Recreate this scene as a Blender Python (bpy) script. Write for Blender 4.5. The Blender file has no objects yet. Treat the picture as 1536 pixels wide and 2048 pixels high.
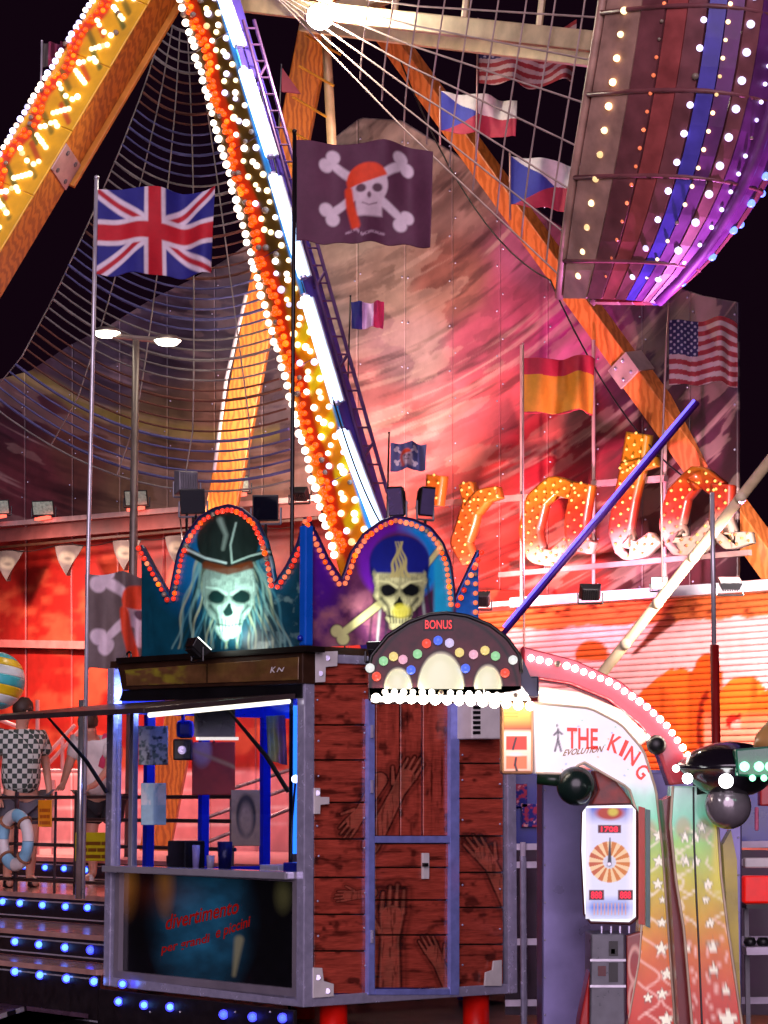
import bpy, bmesh, math, random
import numpy as np
from mathutils import Vector, Matrix
random.seed(7)
S = bpy.context.scene
COL = S.collection
R = math.radians
# ------------------------------------------------------------------ camera, sky, sun, exposure
F = 4774.0                      # focal length in photo pixels (1536 wide)
PITCH = math.atan(580.0 / F)    # horizon lies at row 1604
EYE = 1.65
cd = bpy.data.cameras.new('camera'); cam = bpy.data.objects.new('camera', cd); COL.objects.link(cam)
cam.location = (0, 0, EYE); cam.rotation_euler = (R(90) + PITCH, 0, 0)
cd.sensor_fit = 'HORIZONTAL'; cd.sensor_width = 36.0; cd.lens = 36.0 * F / 1536.0
cd.clip_start = 0.1; cd.clip_end = 800
S.camera = cam
S.view_settings.view_transform = 'Standard'; S.view_settings.look = 'None'
S.view_settings.gamma = 1.0; S.view_settings.use_curve_mapping = False
S.view_settings.exposure = 1.0
S.render.engine = 'CYCLES'
S.cycles.use_denoising = True
try: S.cycles.denoiser = 'OPENIMAGEDENOISE'
except Exception: pass
S.cycles.max_bounces = 5; S.cycles.use_adaptive_sampling = True; S.cycles.adaptive_threshold = 0.025; S.cycles.sample_clamp_indirect = 4.0; S.cycles.caustics_reflective = False; S.cycles.caustics_refractive = False
W_ = bpy.data.worlds.new('World'); S.world = W_; W_.use_nodes = True
nt = W_.node_tree; nt.nodes.clear()
out = nt.nodes.new('ShaderNodeOutputWorld'); add = nt.nodes.new('ShaderNodeAddShader')
bg1 = nt.nodes.new('ShaderNodeBackground'); bg2 = nt.nodes.new('ShaderNodeBackground')
sky = nt.nodes.new('ShaderNodeTexSky'); sky.sky_type = 'NISHITA'; sky.sun_disc = False
sky.sun_elevation = R(-4); sky.sun_rotation = R(200)
bg1.inputs[1].default_value = 0.001
bg2.inputs[0].default_value = (0.0026, 0.0007, 0.0022, 1); bg2.inputs[1].default_value = 1.0
nt.links.new(sky.outputs[0], bg1.inputs[0]); nt.links.new(bg1.outputs[0], add.inputs[0]); nt.links.new(bg2.outputs[0], add.inputs[1]); nt.links.new(add.outputs[0], out.inputs[0])
sd = bpy.data.lights.new('sun', 'SUN'); sun = bpy.data.objects.new('sun', sd); COL.objects.link(sun)
sd.energy = 1.25; sd.angle = R(50); sd.color = (1.0, 0.78, 0.98)     # the soft glow of the rest of the fair, night level
sun.rotation_euler = (R(74), 0, R(-4))

# ------------------------------------------------------------------ pixels and planes
cs, sn = math.cos(PITCH), math.sin(PITCH)
def ray(px, py):
    a = (px - 768) / F; b = (1024 - py) / F
    return Vector((a, cs - sn * b, sn + cs * b))
def P(px, py, Y):
    d = ray(px, py); return Vector((0, 0, EYE)) + d * (Y / d.y)
def proj(p):
    p = np.asarray(p, float) - np.array([0, 0, EYE])
    dep = p[:, 1] * cs + p[:, 2] * sn; upc = -p[:, 1] * sn + p[:, 2] * cs
    return 768 + F * p[:, 0] / dep, 1024 - F * upc / dep
class Plane:
    """vertical plane through o running along u; w points to the viewer's side"""
    def __init__(s, o, u, w=None, v=(0, 0, 1)):
        s.O = Vector(o); s.U = Vector(u).normalized(); s.V = Vector(v).normalized()
        n = s.U.cross(s.V).normalized()
        s.W = n if n.dot(Vector((0, 0, EYE)) - s.O) > 0 else -n
    def hit(s, px, py, w=0.0):
        d = ray(px, py); o = s.O + s.W * w
        t = (o - Vector((0, 0, EYE))).dot(s.W) / d.dot(s.W)
        return Vector((0, 0, EYE)) + d * t
    def off(s, w): return Plane(s.O + s.W * w, s.U, None, s.V)
def FP(Y): return Plane((0, Y, 0), (1, 0, 0))
# ------------------------------------------------------------------ objects
def tinv(o):
    return Matrix.Translation(-o.location) if o.type == 'EMPTY' else Matrix.Identity(4)
def tag(o, label=None, cat=None, group=None, kind=None):
    if label: o['label'] = label
    if cat: o['category'] = cat
    if group: o['group'] = group
    if kind: o['kind'] = kind
    return o
def thing(name, label, cat, loc, group=None):
    o = bpy.data.objects.new(name, None); COL.objects.link(o); o.location = loc; o.empty_display_size = 0.1
    return tag(o, label, cat, group)
def link(name, me, mat=None, parent=None, loc=None):
    o = bpy.data.objects.new(name, me); COL.objects.link(o)
    if mat is not None and len(me.materials) == 0: me.materials.append(mat)
    if parent is not None: o.parent = parent; o.matrix_parent_inverse = tinv(parent)
    if loc is not None: o.location = loc
    return o
class MB:
    def __init__(s): s.v = []; s.f = []
    def add(s, vs, fs):
        n = len(s.v); s.v += [tuple(v) for v in vs]; s.f += [tuple(i + n for i in f) for f in fs]; return s
    def obox(s, p0, p1, fx, fy, wx, wy):
        p0, p1, fx, fy = Vector(p0), Vector(p1), Vector(fx) * wx / 2, Vector(fy) * wy / 2
        vs = [p + fx * a + fy * b for p in (p0, p1) for a, b in ((-1, -1), (1, -1), (1, 1), (-1, 1))]
        return s.add(vs, [(3, 2, 1, 0), (4, 5, 6, 7), (0, 1, 5, 4), (1, 2, 6, 5), (2, 3, 7, 6), (3, 0, 4, 7)])
    def bar(s, p0, p1, wx, wy, ref=(0, 0, 1)):
        p0, p1 = Vector(p0), Vector(p1); e = (p1 - p0).normalized(); r = Vector(ref)
        if abs(e.dot(r)) > 0.95: r = Vector((0, 1, 0))
        fx = e.cross(r).normalized(); fy = fx.cross(e).normalized()
        return s.obox(p0, p1, fx, fy, wx, wy)
    def tube(s, pts, r, n=8, cap=True):
        pts = [Vector(p) for p in pts]; rs = r if isinstance(r, (list, tuple)) else [r] * len(pts)
        e0 = (pts[1] - pts[0]).normalized(); up = Vector((0, 0, 1)) if abs(e0.z) < 0.9 else Vector((0, 1, 0))
        vs = []; fs = []
        for i, p in enumerate(pts):
            e = (pts[min(i + 1, len(pts) - 1)] - pts[max(i - 1, 0)]).normalized()
            a = e.cross(up)
            if a.length < 1e-4: a = e.cross(Vector((1, 0, 0)))
            a.normalize(); b = a.cross(e).normalized()
            for k in range(n):
                t = 2 * math.pi * k / n; vs.append(p + (a * math.cos(t) + b * math.sin(t)) * rs[i])
        for i in range(len(pts) - 1):
            for k in range(n):
                fs.append((i * n + k, i * n + (k + 1) % n, (i + 1) * n + (k + 1) % n, (i + 1) * n + k))
        if cap: fs += [tuple(range(n))[::-1], tuple((len(pts) - 1) * n + k for k in range(n))]
        return s.add(vs, fs)
    def lathe(s, c, prof, n=20, ax=(0, 0, 1)):
        ax = Vector(ax).normalized(); a = ax.orthogonal().normalized(); b = ax.cross(a); c = Vector(c)
        vs = []; fs = []
        for (r, h) in prof:
            for k in range(n):
                t = 2 * math.pi * k / n; vs.append(c + ax * h + (a * math.cos(t) + b * math.sin(t)) * max(r, 1e-4))
        for i in range(len(prof) - 1):
            for k in range(n):
                fs.append((i * n + k, i * n + (k + 1) % n, (i + 1) * n + (k + 1) % n, (i + 1) * n + k))
        fs += [tuple(range(n))[::-1], tuple((len(prof) - 1) * n + k for k in range(n))]
        return s.add(vs, fs)
    def prism(s, pl, poly, w0, w1):
        n = len(poly); vs = [pl.hit(x, y, w1) for x, y in poly]; vs += [v + pl.W * (w0 - w1) for v in vs]
        return s.add(vs, [tuple(range(n)), tuple(range(2 * n - 1, n - 1, -1))] + [(i, i + n, (i + 1) % n + n, (i + 1) % n) for i in range(n)])
    def pbox(s, pl, x0, y0, x1, y1, w0, w1):
        return s.prism(pl, [(x0, y0), (x1, y0), (x1, y1), (x0, y1)], w0, w1)
    def build(s, name, mat, parent=None, smooth=False, bevel=0.0, fix=True):
        me = bpy.data.meshes.new(name); me.from_pydata(s.v, [], s.f)
        if fix:
            bm = bmesh.new(); bm.from_mesh(me); bmesh.ops.recalc_face_normals(bm, faces=bm.faces); bm.to_mesh(me); bm.free()
        if smooth: me.polygons.foreach_set('use_smooth', [True] * len(me.polygons))
        me.update(); o = link(name, me, mat, parent)
        if bevel > 0:
            b = o.modifiers.new('bevel', 'BEVEL'); b.width = bevel; b.segments = 2; b.limit_method = 'ANGLE'
        return o
# ------------------------------------------------------------------ materials
def lin(c):
    if isinstance(c, str):
        c = [int(c[i:i + 2], 16) / 255 for i in (1, 3, 5)]
        return np.array([x / 12.92 if x <= 0.04045 else ((x + 0.055) / 1.055) ** 2.4 for x in c])
    return np.array(c, float)
MC = {}
def mat(name, col, rough=0.5, metal=0.0, var=0.25, scale=6.0, bump=0.1, em=None, ems=0.0, coat=0.0):
    if name in MC: return MC[name]
    m = bpy.data.materials.new(name); m.use_nodes = True; MC[name] = m
    t = m.node_tree; b = t.nodes['Principled BSDF']; c = lin(col)
    b.inputs['Roughness'].default_value = rough; b.inputs['Metallic'].default_value = metal
    if coat: b.inputs['Coat Weight'].default_value = coat; b.inputs['Coat Roughness'].default_value = 0.08
    if var > 0:
        tc = t.nodes.new('ShaderNodeNewGeometry'); n = t.nodes.new('ShaderNodeTexNoise'); n.inputs['Scale'].default_value = scale; n.inputs['Detail'].default_value = 6
        t.links.new(tc.outputs['Position'], n.inputs['Vector'])
        r = t.nodes.new('ShaderNodeValToRGB'); r.color_ramp.elements[0].position = 0.3; r.color_ramp.elements[1].position = 0.7
        r.color_ramp.elements[0].color = (*(c * (1 - var)), 1); r.color_ramp.elements[1].color = (*np.minimum(c * (1 + var * 0.6), 1), 1)
        t.links.new(n.outputs['Fac'], r.inputs[0]); t.links.new(r.outputs[0], b.inputs['Base Color'])
        mr = t.nodes.new('ShaderNodeMapRange'); mr.inputs[3].default_value = max(0.03, rough - 0.12); mr.inputs[4].default_value = min(1, rough + 0.15)
        t.links.new(n.outputs['Fac'], mr.inputs[0]); t.links.new(mr.outputs[0], b.inputs['Roughness'])
        if bump > 0:
            bp = t.nodes.new('ShaderNodeBump'); bp.inputs['Strength'].default_value = bump; bp.inputs['Distance'].default_value = 0.01
            t.links.new(n.outputs['Fac'], bp.inputs['Height']); t.links.new(bp.outputs[0], b.inputs['Normal'])
    else: b.inputs['Base Color'].default_value = (*c, 1)
    if em is not None:
        b.inputs['Emission Color'].default_value = (*lin(em), 1); b.inputs['Emission Strength'].default_value = ems
    return m
def pmat(name, rough=0.45, metal=0.0, ems=0.0, var=0.25, scale=9.0, bump=0.12, coat=0.0, grain=False):
    """painted surface: printed colours come from the mesh colour layer, wear and relief from noise"""
    if name in MC: return MC[name]
    m = bpy.data.materials.new(name); m.use_nodes = True; MC[name] = m
    t = m.node_tree; b = t.nodes['Principled BSDF']
    at = t.nodes.new('ShaderNodeVertexColor'); at.layer_name = 'Col'
    g = t.nodes.new('ShaderNodeNewGeometry'); n = t.nodes.new('ShaderNodeTexNoise'); n.inputs['Scale'].default_value = scale; n.inputs['Detail'].default_value = 8
    if grain:
        mp = t.nodes.new('ShaderNodeMapping'); mp.inputs['Scale'].default_value = (1.2, 1.2, 14)
        t.links.new(g.outputs['Position'], mp.inputs['Vector']); t.links.new(mp.outputs[0], n.inputs['Vector'])
    else: t.links.new(g.outputs['Position'], n.inputs['Vector'])
    mr = t.nodes.new('ShaderNodeMapRange'); mr.inputs[1].default_value = 0.3; mr.inputs[2].default_value = 0.7; mr.inputs[3].default_value = 1 - var; mr.inputs[4].default_value = 1 + var * 0.5
    t.links.new(n.outputs['Fac'], mr.inputs[0])
    mx = t.nodes.new('ShaderNodeVectorMath'); mx.operation = 'SCALE'
    t.links.new(at.outputs['Color'], mx.inputs[0]); t.links.new(mr.outputs[0], mx.inputs['Scale'])
    t.links.new(mx.outputs[0], b.inputs['Base Color'])
    b.inputs['Roughness'].default_value = rough; b.inputs['Metallic'].default_value = metal
    if coat: b.inputs['Coat Weight'].default_value = coat; b.inputs['Coat Roughness'].default_value = 0.1
    if ems > 0: t.links.new(at.outputs['Color'], b.inputs['Emission Color']); b.inputs['Emission Strength'].default_value = ems
    if bump > 0:
        bp = t.nodes.new('ShaderNodeBump'); bp.inputs['Strength'].default_value = bump; bp.inputs['Distance'].default_value = 0.01
        t.links.new(n.outputs['Fac'], bp.inputs['Height']); t.links.new(bp.outputs[0], b.inputs['Normal'])
    return m
def em(name, col, s): return mat(name, lin(col) * 0.35, 0.3, 0, 0, em=col, ems=s)
def glass(name, tint, rough=0.02, alpha=0.14):
    if name in MC: return MC[name]
    m = bpy.data.materials.new(name); m.use_nodes = True; MC[name] = m; t = m.node_tree; t.nodes.clear()
    o = t.nodes.new('ShaderNodeOutputMaterial'); mx = t.nodes.new('ShaderNodeMixShader'); tr = t.nodes.new('ShaderNodeBsdfTransparent'); gl = t.nodes.new('ShaderNodeBsdfGlossy')
    tr.inputs[0].default_value = (*tint, 1); gl.inputs['Roughness'].default_value = rough; mx.inputs[0].default_value = alpha
    t.links.new(tr.outputs[0], mx.inputs[1]); t.links.new(gl.outputs[0], mx.inputs[2]); t.links.new(mx.outputs[0], o.inputs[0])
    return m
# ------------------------------------------------------------------ painting with numpy
_rng = np.random.RandomState(3); _tab = _rng.rand(256, 256)
def vn(x, y):
    xi = np.floor(x).astype(int); yi = np.floor(y).astype(int); fx = x - xi; fy = y - yi
    fx = fx * fx * (3 - 2 * fx); fy = fy * fy * (3 - 2 * fy)
    g = lambda a, b: _tab[a % 256, b % 256]
    return (g(xi, yi) * (1 - fx) + g(xi + 1, yi) * fx) * (1 - fy) + (g(xi, yi + 1) * (1 - fx) + g(xi + 1, yi + 1) * fx) * fy
def fbm(x, y, o=4):
    r = 0; a = 0.5; t = 0
    for k in range(o): r = r + a * vn(x * 2 ** k + 17 * k, y * 2 ** k + 31 * k); t += a; a *= 0.5
    return r / t
def base(x, c): return np.tile(lin(c), (len(x), 1))
def mix(c, m, k): m = np.clip(m, 0, 1)[:, None]; return c * (1 - m) + lin(k) * m
def sm(d, w): return np.clip(0.5 - d / w, 0, 1)            # 1 inside, 0 outside
def dseg(x, y, a, b, r0=0.0, r1=None):
    r1 = r0 if r1 is None else r1
    dx, dy = b[0] - a[0], b[1] - a[1]; t = np.clip(((x - a[0]) * dx + (y - a[1]) * dy) / (dx * dx + dy * dy + 1e-9), 0, 1)
    return np.hypot(x - a[0] - t * dx, y - a[1] - t * dy) - (r0 + (r1 - r0) * t)
def dpoly(x, y, pts, r0=0.0, r1=None):
    r1 = r0 if r1 is None else r1; n = len(pts) - 1
    return np.min([dseg(x, y, pts[i], pts[i + 1], r0 + (r1 - r0) * i / n, r0 + (r1 - r0) * (i + 1) / n) for i in range(n)], axis=0)
def dell(x, y, cx, cy, rx, ry): return (np.hypot((x - cx) / rx, (y - cy) / ry) - 1) * min(rx, ry)
def drect(x, y, x0, y0, x1, y1): return np.maximum(np.abs(x - (x0 + x1) / 2) - (x1 - x0) / 2, np.abs(y - (y0 + y1) / 2) - (y1 - y0) / 2)
def grad(y, stops):
    ys = [s[0] for s in stops]; cs_ = np.array([lin(s[1]) for s in stops])
    return np.stack([np.interp(y, ys, cs_[:, k]) for k in range(3)], 1)
def resample(pts, n):
    p = np.array(pts, float); d = np.r_[0, np.cumsum(np.hypot(*np.diff(p, axis=0).T))]; t = np.linspace(0, d[-1], n)
    return np.stack([np.interp(t, d, p[:, 0]), np.interp(t, d, p[:, 1])], 1)
def interp_idx(pts, n):
    p = np.array(pts, float); t = np.linspace(0, len(p) - 1, n); i = np.arange(len(p))
    return np.stack([np.interp(t, i, p[:, 0]), np.interp(t, i, p[:, 1])], 1)
def sheet(name, pl, A, B, nu, nv, fn, m, parent=None, w=0.0, thick=0.02, disp=None, byidx=False):
    """patch between pixel polylines A and B lying on a plane, coloured by fn(px, py)"""
    A = interp_idx(A, nu) if byidx else resample(A, nu); B = interp_idx(B, nu) if byidx else resample(B, nu)
    PA = np.array([pl.hit(x, y, w) for x, y in A]); PB = np.array([pl.hit(x, y, w) for x, y in B])
    t = np.linspace(0, 1, nv)[:, None, None]
    V = (PA[None] * (1 - t) + PB[None] * t).reshape(-1, 3)
    px, py = proj(V)
    if disp is not None:
        uu = np.tile(np.linspace(0, 1, nu), nv); vv = np.repeat(np.linspace(0, 1, nv), nu)
        V = V + np.array(pl.W)[None] * disp(uu, vv)[:, None]
    i = np.arange(nu - 1)[None] + nu * np.arange(nv - 1)[:, None]; i = i.ravel()
    Q = np.stack([i, i + 1, i + 1 + nu, i + nu], 1)
    nrm = np.cross(V[Q[0, 1]] - V[Q[0, 0]], V[Q[0, 3]] - V[Q[0, 0]])
    if nrm @ np.array(pl.W) < 0: Q = Q[:, ::-1]
    me = bpy.data.meshes.new(name); me.vertices.add(len(V)); me.vertices.foreach_set('co', V.ravel())
    me.loops.add(Q.size); me.loops.foreach_set('vertex_index', Q.ravel().astype(np.int32))
    me.polygons.add(len(Q)); me.polygons.foreach_set('loop_start', (np.arange(len(Q)) * 4).astype(np.int32)); me.polygons.foreach_set('loop_total', np.full(len(Q), 4, np.int32))
    me.update(calc_edges=True)
    ca = me.color_attributes.new('Col', 'FLOAT_COLOR', 'POINT')
    c = np.clip(fn(px, py), 0, 1); ca.data.foreach_set('color', np.c_[c, np.ones(len(c))].ravel().astype(np.float32))
    me.polygons.foreach_set('use_smooth', [True] * len(Q))
    o = link(name, me, m, parent)
    if thick > 0:
        s = o.modifiers.new('thickness', 'SOLIDIFY'); s.thickness = thick; s.offset = -1.0
    return o
def quad(name, pl, x0, y0, x1, y1, nu, nv, fn, m, parent=None, **k):
    return sheet(name, pl, [(x0, y0), (x1, y0)], [(x0, y1), (x1, y1)], nu, nv, fn, m, parent, **k)
# ------------------------------------------------------------------ small shared pieces
_ball = {}
def ballmesh(name, r, m, sub=2):
    k = (name, round(r, 4), m.name)
    if k not in _ball:
        bm = bmesh.new(); bmesh.ops.create_icosphere(bm, subdivisions=sub, radius=r)
        for f in bm.faces: f.smooth = True
        me = bpy.data.meshes.new(name); bm.to_mesh(me); bm.free(); me.materials.append(m); _ball[k] = me
    return _ball[k]
VARI = {}; _vr = random.Random(21)
def bulb(p, r, m, parent, name='bulb', sub=2):
    if name == 'bulb' and m.name in VARI:                 # worn-out, weak and dead bulbs among the good ones
        k = _vr.random(); m = VARI[m.name][0 if k < 0.66 else 1 if k < 0.86 else 2 if k < 0.95 else 3]; r *= _vr.uniform(0.88, 1.08)
        r = round(r / 0.002) * 0.002
    return link(name, ballmesh(name, r, m, sub), None, parent, p)
def bulbs(ps, r, m, parent, name='bulb'):
    for p in ps: bulb(p, r, m, parent, name)
def along(pts, n, ends=True):
    q = resample(pts, n); return [tuple(x) for x in q]
TXT = {}
def textmesh(s, spacing=1.0, ext=0.0):
    cu = bpy.data.curves.new('t', 'FONT'); cu.body = s; cu.extrude = ext; cu.space_character = spacing; cu.resolution_u = 3; cu.offset = 0.018
    o = bpy.data.objects.new('t', cu); COL.objects.link(o)
    me = bpy.data.meshes.new_from_object(o.evaluated_get(bpy.context.evaluated_depsgraph_get()))
    bpy.data.objects.remove(o); bpy.data.curves.remove(cu)
    v = np.array([x.co[:] for x in me.vertices]); f = [tuple(p.vertices) for p in me.polygons]; bpy.data.meshes.remove(me)
    v[:, 0] -= v[:, 0].min(); v[:, 1] -= v[:, 1].min(); v[:, :2] /= v[:, :2].max(0)
    TXT[s] = (v, f)
for s_ in ['THE', 'K', 'I', 'N', 'G', 'EVOLUTION', 'BONUS', 'divertimento', 'per grandi', 'e piccini', '1708', 'BOXER', '888']: textmesh(s_)
def text(name, s, pl, o, ex, ey, m, parent, w=0.01):
    """flat lettering: pixel origin o (bottom left), pixel vectors ex (along) and ey (up)"""
    v, f = TXT[s]
    vs = [pl.hit(o[0] + a[0] * ex[0] + a[1] * ey[0], o[1] + a[0] * ex[1] + a[1] * ey[1], w) for a in v]
    return MB().add(vs, f).build(name, m, parent, fix=False)
def spot(name, p, target, power, col, angle=60, blend=0.6, r=0.08, parent=None):
    l = bpy.data.lights.new(name, 'SPOT'); l.energy = power; l.color = col; l.spot_size = R(angle); l.spot_blend = blend; l.shadow_soft_size = r
    o = bpy.data.objects.new(name, l); COL.objects.link(o)
    o.location = p; o.rotation_euler = (Vector(target) - Vector(p)).to_track_quat('-Z', 'Y').to_euler()
    return o
def point(name, p, power, col, r=0.1):
    l = bpy.data.lights.new(name, 'POINT'); l.energy = power; l.color = col; l.shadow_soft_size = r
    o = bpy.data.objects.new(name, l); COL.objects.link(o); o.location = p; return o
# colours
WHITE_B = em('bulb warm white', '#ffe8d4', 1.9); CREAM_B = em('bulb cream', '#ffdca0', 1.3); ORANGE_B = em('bulb orange', '#ff4a06', 0.95)
RED_B = em('bulb red', '#f03420', 0.55); ROSE_B = em('bulb dim rose', '#f07850', 0.5); BLUE_L = em('led blue', '#3448ff', 2.2); BLUEW_L = em('led blue white', '#5c94ff', 1.5)
HOT_B = em('bulb hot white', '#fff0dc', 9.0); TUBE = em('fluorescent tube', '#bcd8ff', 2.6); LILAC_B = em('bulb violet white', '#d8ccff', 1.5)
DEAD = mat('dead bulb glass', '#8a7a6a', 0.15, 0, 0.2)
for b_, c_, s_ in ((WHITE_B, '#ffe0c8', 1.9), (CREAM_B, '#ffd090', 1.3), (ORANGE_B, '#ff5a0a', 0.95), (RED_B, '#f03420', 0.55), (ROSE_B, '#f07850', 0.5), (HOT_B, '#fff0dc', 9.0), (LILAC_B, '#d0c8ff', 1.5)):
    VARI[b_.name] = [b_, em(b_.name + ' strong', c_, s_ * 1.7), em(b_.name + ' weak', c_, s_ * 0.45), DEAD]
STEEL = mat('brushed aluminium', '#c0bcda', 0.22, 0.5, 0.18, 16); CHROME = mat('polished chrome', '#d0ccd8', 0.12, 0.6, 0.1, 8, 0.03)
DARK = mat('black plastic', '#0c0b0e', 0.4, 0, 0.3); GREYM = mat('grey painted metal', '#6e6a72', 0.45, 0.3, 0.25, 12)
WHITEP = mat('white paint', '#d9d3d2', 0.45, 0, 0.12, 10); DECK = mat('dark deck plate', '#2c2428', 0.38, 0.5, 0.35, 14, 0.2)
REDP = mat('red paint', '#b01512', 0.4, 0, 0.2, 8, coat=0.3); BLUEP = mat('blue paint', '#1028a8', 0.35, 0, 0.2, 8, coat=0.4); BROWN = mat('brown bronze paint', '#3b2417', 0.4, 0.2, 0.35, 9)
# ================================================================== ground
gm = mat('wet night asphalt', (0.035, 0.032, 0.038), 0.42, 0, 0.5, 2.2, 0.35)
g = MB().add([(-300, -40, 0), (300, -40, 0), (300, 500, 0), (-300, 500, 0)], [(0, 1, 2, 3)]).build('ground', gm)
tag(g, kind='structure')
dL = Vector((-0.633, 0.774, 0)).normalized(); dR = Vector((0.774, 0.633, 0)).normalized(); Z = Vector((0, 0, 1))
C0 = Vector((-0.523, 16.0, 0))
BL = Plane(C0, dL); BR = Plane(C0, dR)
LL, LR = 2.34, 1.82
def bp(a, b, z): return C0 + dL * a + dR * b + Z * z
# ================================================================== painting pieces
def wood(x, y, horiz=True, tone='#7c3a2c', seed=0.0):
    a, b = (x, y) if horiz else (y, x)
    g = fbm(a / 55 + seed, b / 7 + seed * 3, 4); k = fbm(a / 26 + 9 + seed, b / 20 + 5 + seed, 3)
    c = base(x, tone) * (0.55 + 0.95 * g)[:, None]
    c = mix(c, np.clip((k - 0.60) * 5, 0, 0.75), '#2c0d0a')
    c = mix(c, np.clip((0.34 - g) * 5, 0, 0.7), '#3a120c')
    return c
def hand(x, y, wrist, ang, s, spread=0.16, arm=None, flip=1):
    """distance to an open hand: palm, four fingers, thumb, forearm"""
    ca, sa = math.cos(ang), math.sin(ang)
    def L(u, v): return (wrist[0] + s * (u * ca - v * sa * flip), wrist[1] + s * (u * sa + v * ca * flip))
    d = dseg(x, y, L(0.1, 0), L(0.75, 0), s * 0.34, s * 0.42)
    for i, (o, l) in enumerate(((-0.34, 0.72), (-0.12, 0.88), (0.11, 0.80), (0.33, 0.60))):
        e = (i - 1.5) * spread
        d = np.minimum(d, dseg(x, y, L(0.9, o), L(0.9 + l, o + e * l), s * 0.115, s * 0.085))
    d = np.minimum(d, dseg(x, y, L(0.25, 0.36), L(0.85, 0.74), s * 0.13, s * 0.09))
    if arm is not None: d = np.minimum(d, dseg(x, y, L(0.1, 0), arm, s * 0.33, s * 0.42))
    return d
def paint_hand(c, x, y, d, s, fill='#b4604a', line='#200806'):
    n = fbm(x / 30 + 3, y / 9 + 1, 3); ins = sm(d + s * 0.03, s * 0.08); deep = np.clip(-d / (s * 0.30), 0, 1)
    c = mix(c, ins * (0.25 + 0.45 * deep) * (0.5 + 0.8 * n), fill)
    c = mix(c, ins * np.clip((fbm(x / 5 + 2, y / 34 + 6, 3) - 0.56) * 5, 0, 0.55), '#3c140e')          # tendons and creases
    c = mix(c, ins * sm(np.abs(d + s * 0.07) - s * 0.015, s * 0.05) * 0.35, '#d89070')
    c = mix(c, sm(np.abs(d) - s * 0.05, s * 0.09) * (0.6 + 0.5 * n), line)
    return mix(c, sm(np.abs(d - s * 0.15) - s * 0.06, s * 0.16) * 0.5, '#1c0806')
def skull(c, x, y, cx, cy, s, bone='#d8d8a4', dark='#181410', lit=1):
    """brushed skull: uneven outline, worn bone, deep sockets, cracked teeth"""
    n = fbm(x / (0.16 * s), y / (0.16 * s), 4); wob = (n - 0.5) * 0.16 * s
    h = np.minimum(dell(x, y, cx, cy - 0.30 * s, 0.74 * s, 0.78 * s), dseg(x, y, (cx, cy + 0.25 * s), (cx, cy + 0.86 * s), 0.46 * s, 0.34 * s))
    for q in (-1, 1): h = np.minimum(h, dseg(x, y, (cx + q * 0.5 * s, cy + 0.16 * s), (cx + q * 0.36 * s, cy + 0.55 * s), 0.20 * s, 0.10 * s))
    h = h + wob
    c = mix(c, sm(h - 0.06 * s, 0.2 * s) * 0.85, dark); c = mix(c, sm(h, 0.12 * s), bone)
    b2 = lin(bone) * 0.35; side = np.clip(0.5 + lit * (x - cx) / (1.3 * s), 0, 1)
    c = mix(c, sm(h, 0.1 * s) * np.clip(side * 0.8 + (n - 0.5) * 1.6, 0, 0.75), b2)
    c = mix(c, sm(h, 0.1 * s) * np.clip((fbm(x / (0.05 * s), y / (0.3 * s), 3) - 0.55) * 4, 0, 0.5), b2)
    for q in (-1, 1):
        e = dell(x, y, cx + q * 0.33 * s, cy + 0.02 * s + 0.1 * q * (x - cx - q * 0.33 * s) * 0, 0.25 * s, 0.19 * s) + wob * 0.6 + 0.16 * np.maximum(0, -(y - cy + 0.02 * s)) + q * 0.0
        c = mix(c, sm(e - 0.05 * s, 0.14 * s) * 0.8, b2); c = mix(c, sm(e, 0.08 * s), dark)
        c = mix(c, sm(dpoly(x, y, [(cx + q * 0.08 * s, cy - 0.06 * s), (cx + q * 0.30 * s, cy - 0.20 * s), (cx + q * 0.62 * s, cy - 0.24 * s)], 0.05 * s, 0.02 * s), 0.06 * s) * 0.9, lin(bone) * 1.1)
        c = mix(c, sm(dpoly(x, y, [(cx + q * 0.52 * s, cy + 0.28 * s), (cx + q * 0.34 * s, cy + 0.50 * s), (cx + q * 0.30 * s, cy + 0.80 * s)], 0.06 * s, 0.03 * s), 0.09 * s) * 0.8, lin(dark) * 1.4)
    c = mix(c, sm(dseg(x, y, (cx, cy + 0.24 * s), (cx - 0.02 * s, cy + 0.44 * s), 0.03 * s, 0.13 * s) + wob * 0.5, 0.06 * s), dark)
    for k in range(-3, 4): c = mix(c, sm(dseg(x, y, (cx + k * 0.10 * s, cy + 0.64 * s + 0.02 * s * (k % 2)), (cx + k * 0.085 * s, cy + 0.98 * s), 0.014 * s), 0.04 * s) * 0.85, dark)
    return mix(c, sm(dpoly(x, y, [(cx - 0.34 * s, cy + 0.78 * s), (cx, cy + 0.83 * s), (cx + 0.34 * s, cy + 0.77 * s)], 0.018 * s), 0.05 * s) * 0.9, dark)
def bone(c, x, y, a, b, r, col='#cfcf8c', line='#2a2418'):
    ux, uy = b[0] - a[0], b[1] - a[1]; l = math.hypot(ux, uy); px, py = -uy / l * r * 0.75, ux / l * r * 0.75
    d = dseg(x, y, a, b, r * 0.62)
    for e in (a, b):
        for q in (-1, 1): d = np.minimum(d, dell(x, y, e[0] + q * px, e[1] + q * py, r, r))
    c = mix(c, sm(d - r * 0.12, r * 0.3) * 0.8, line); return mix(c, sm(d + r * 0.05, r * 0.3), col)
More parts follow.
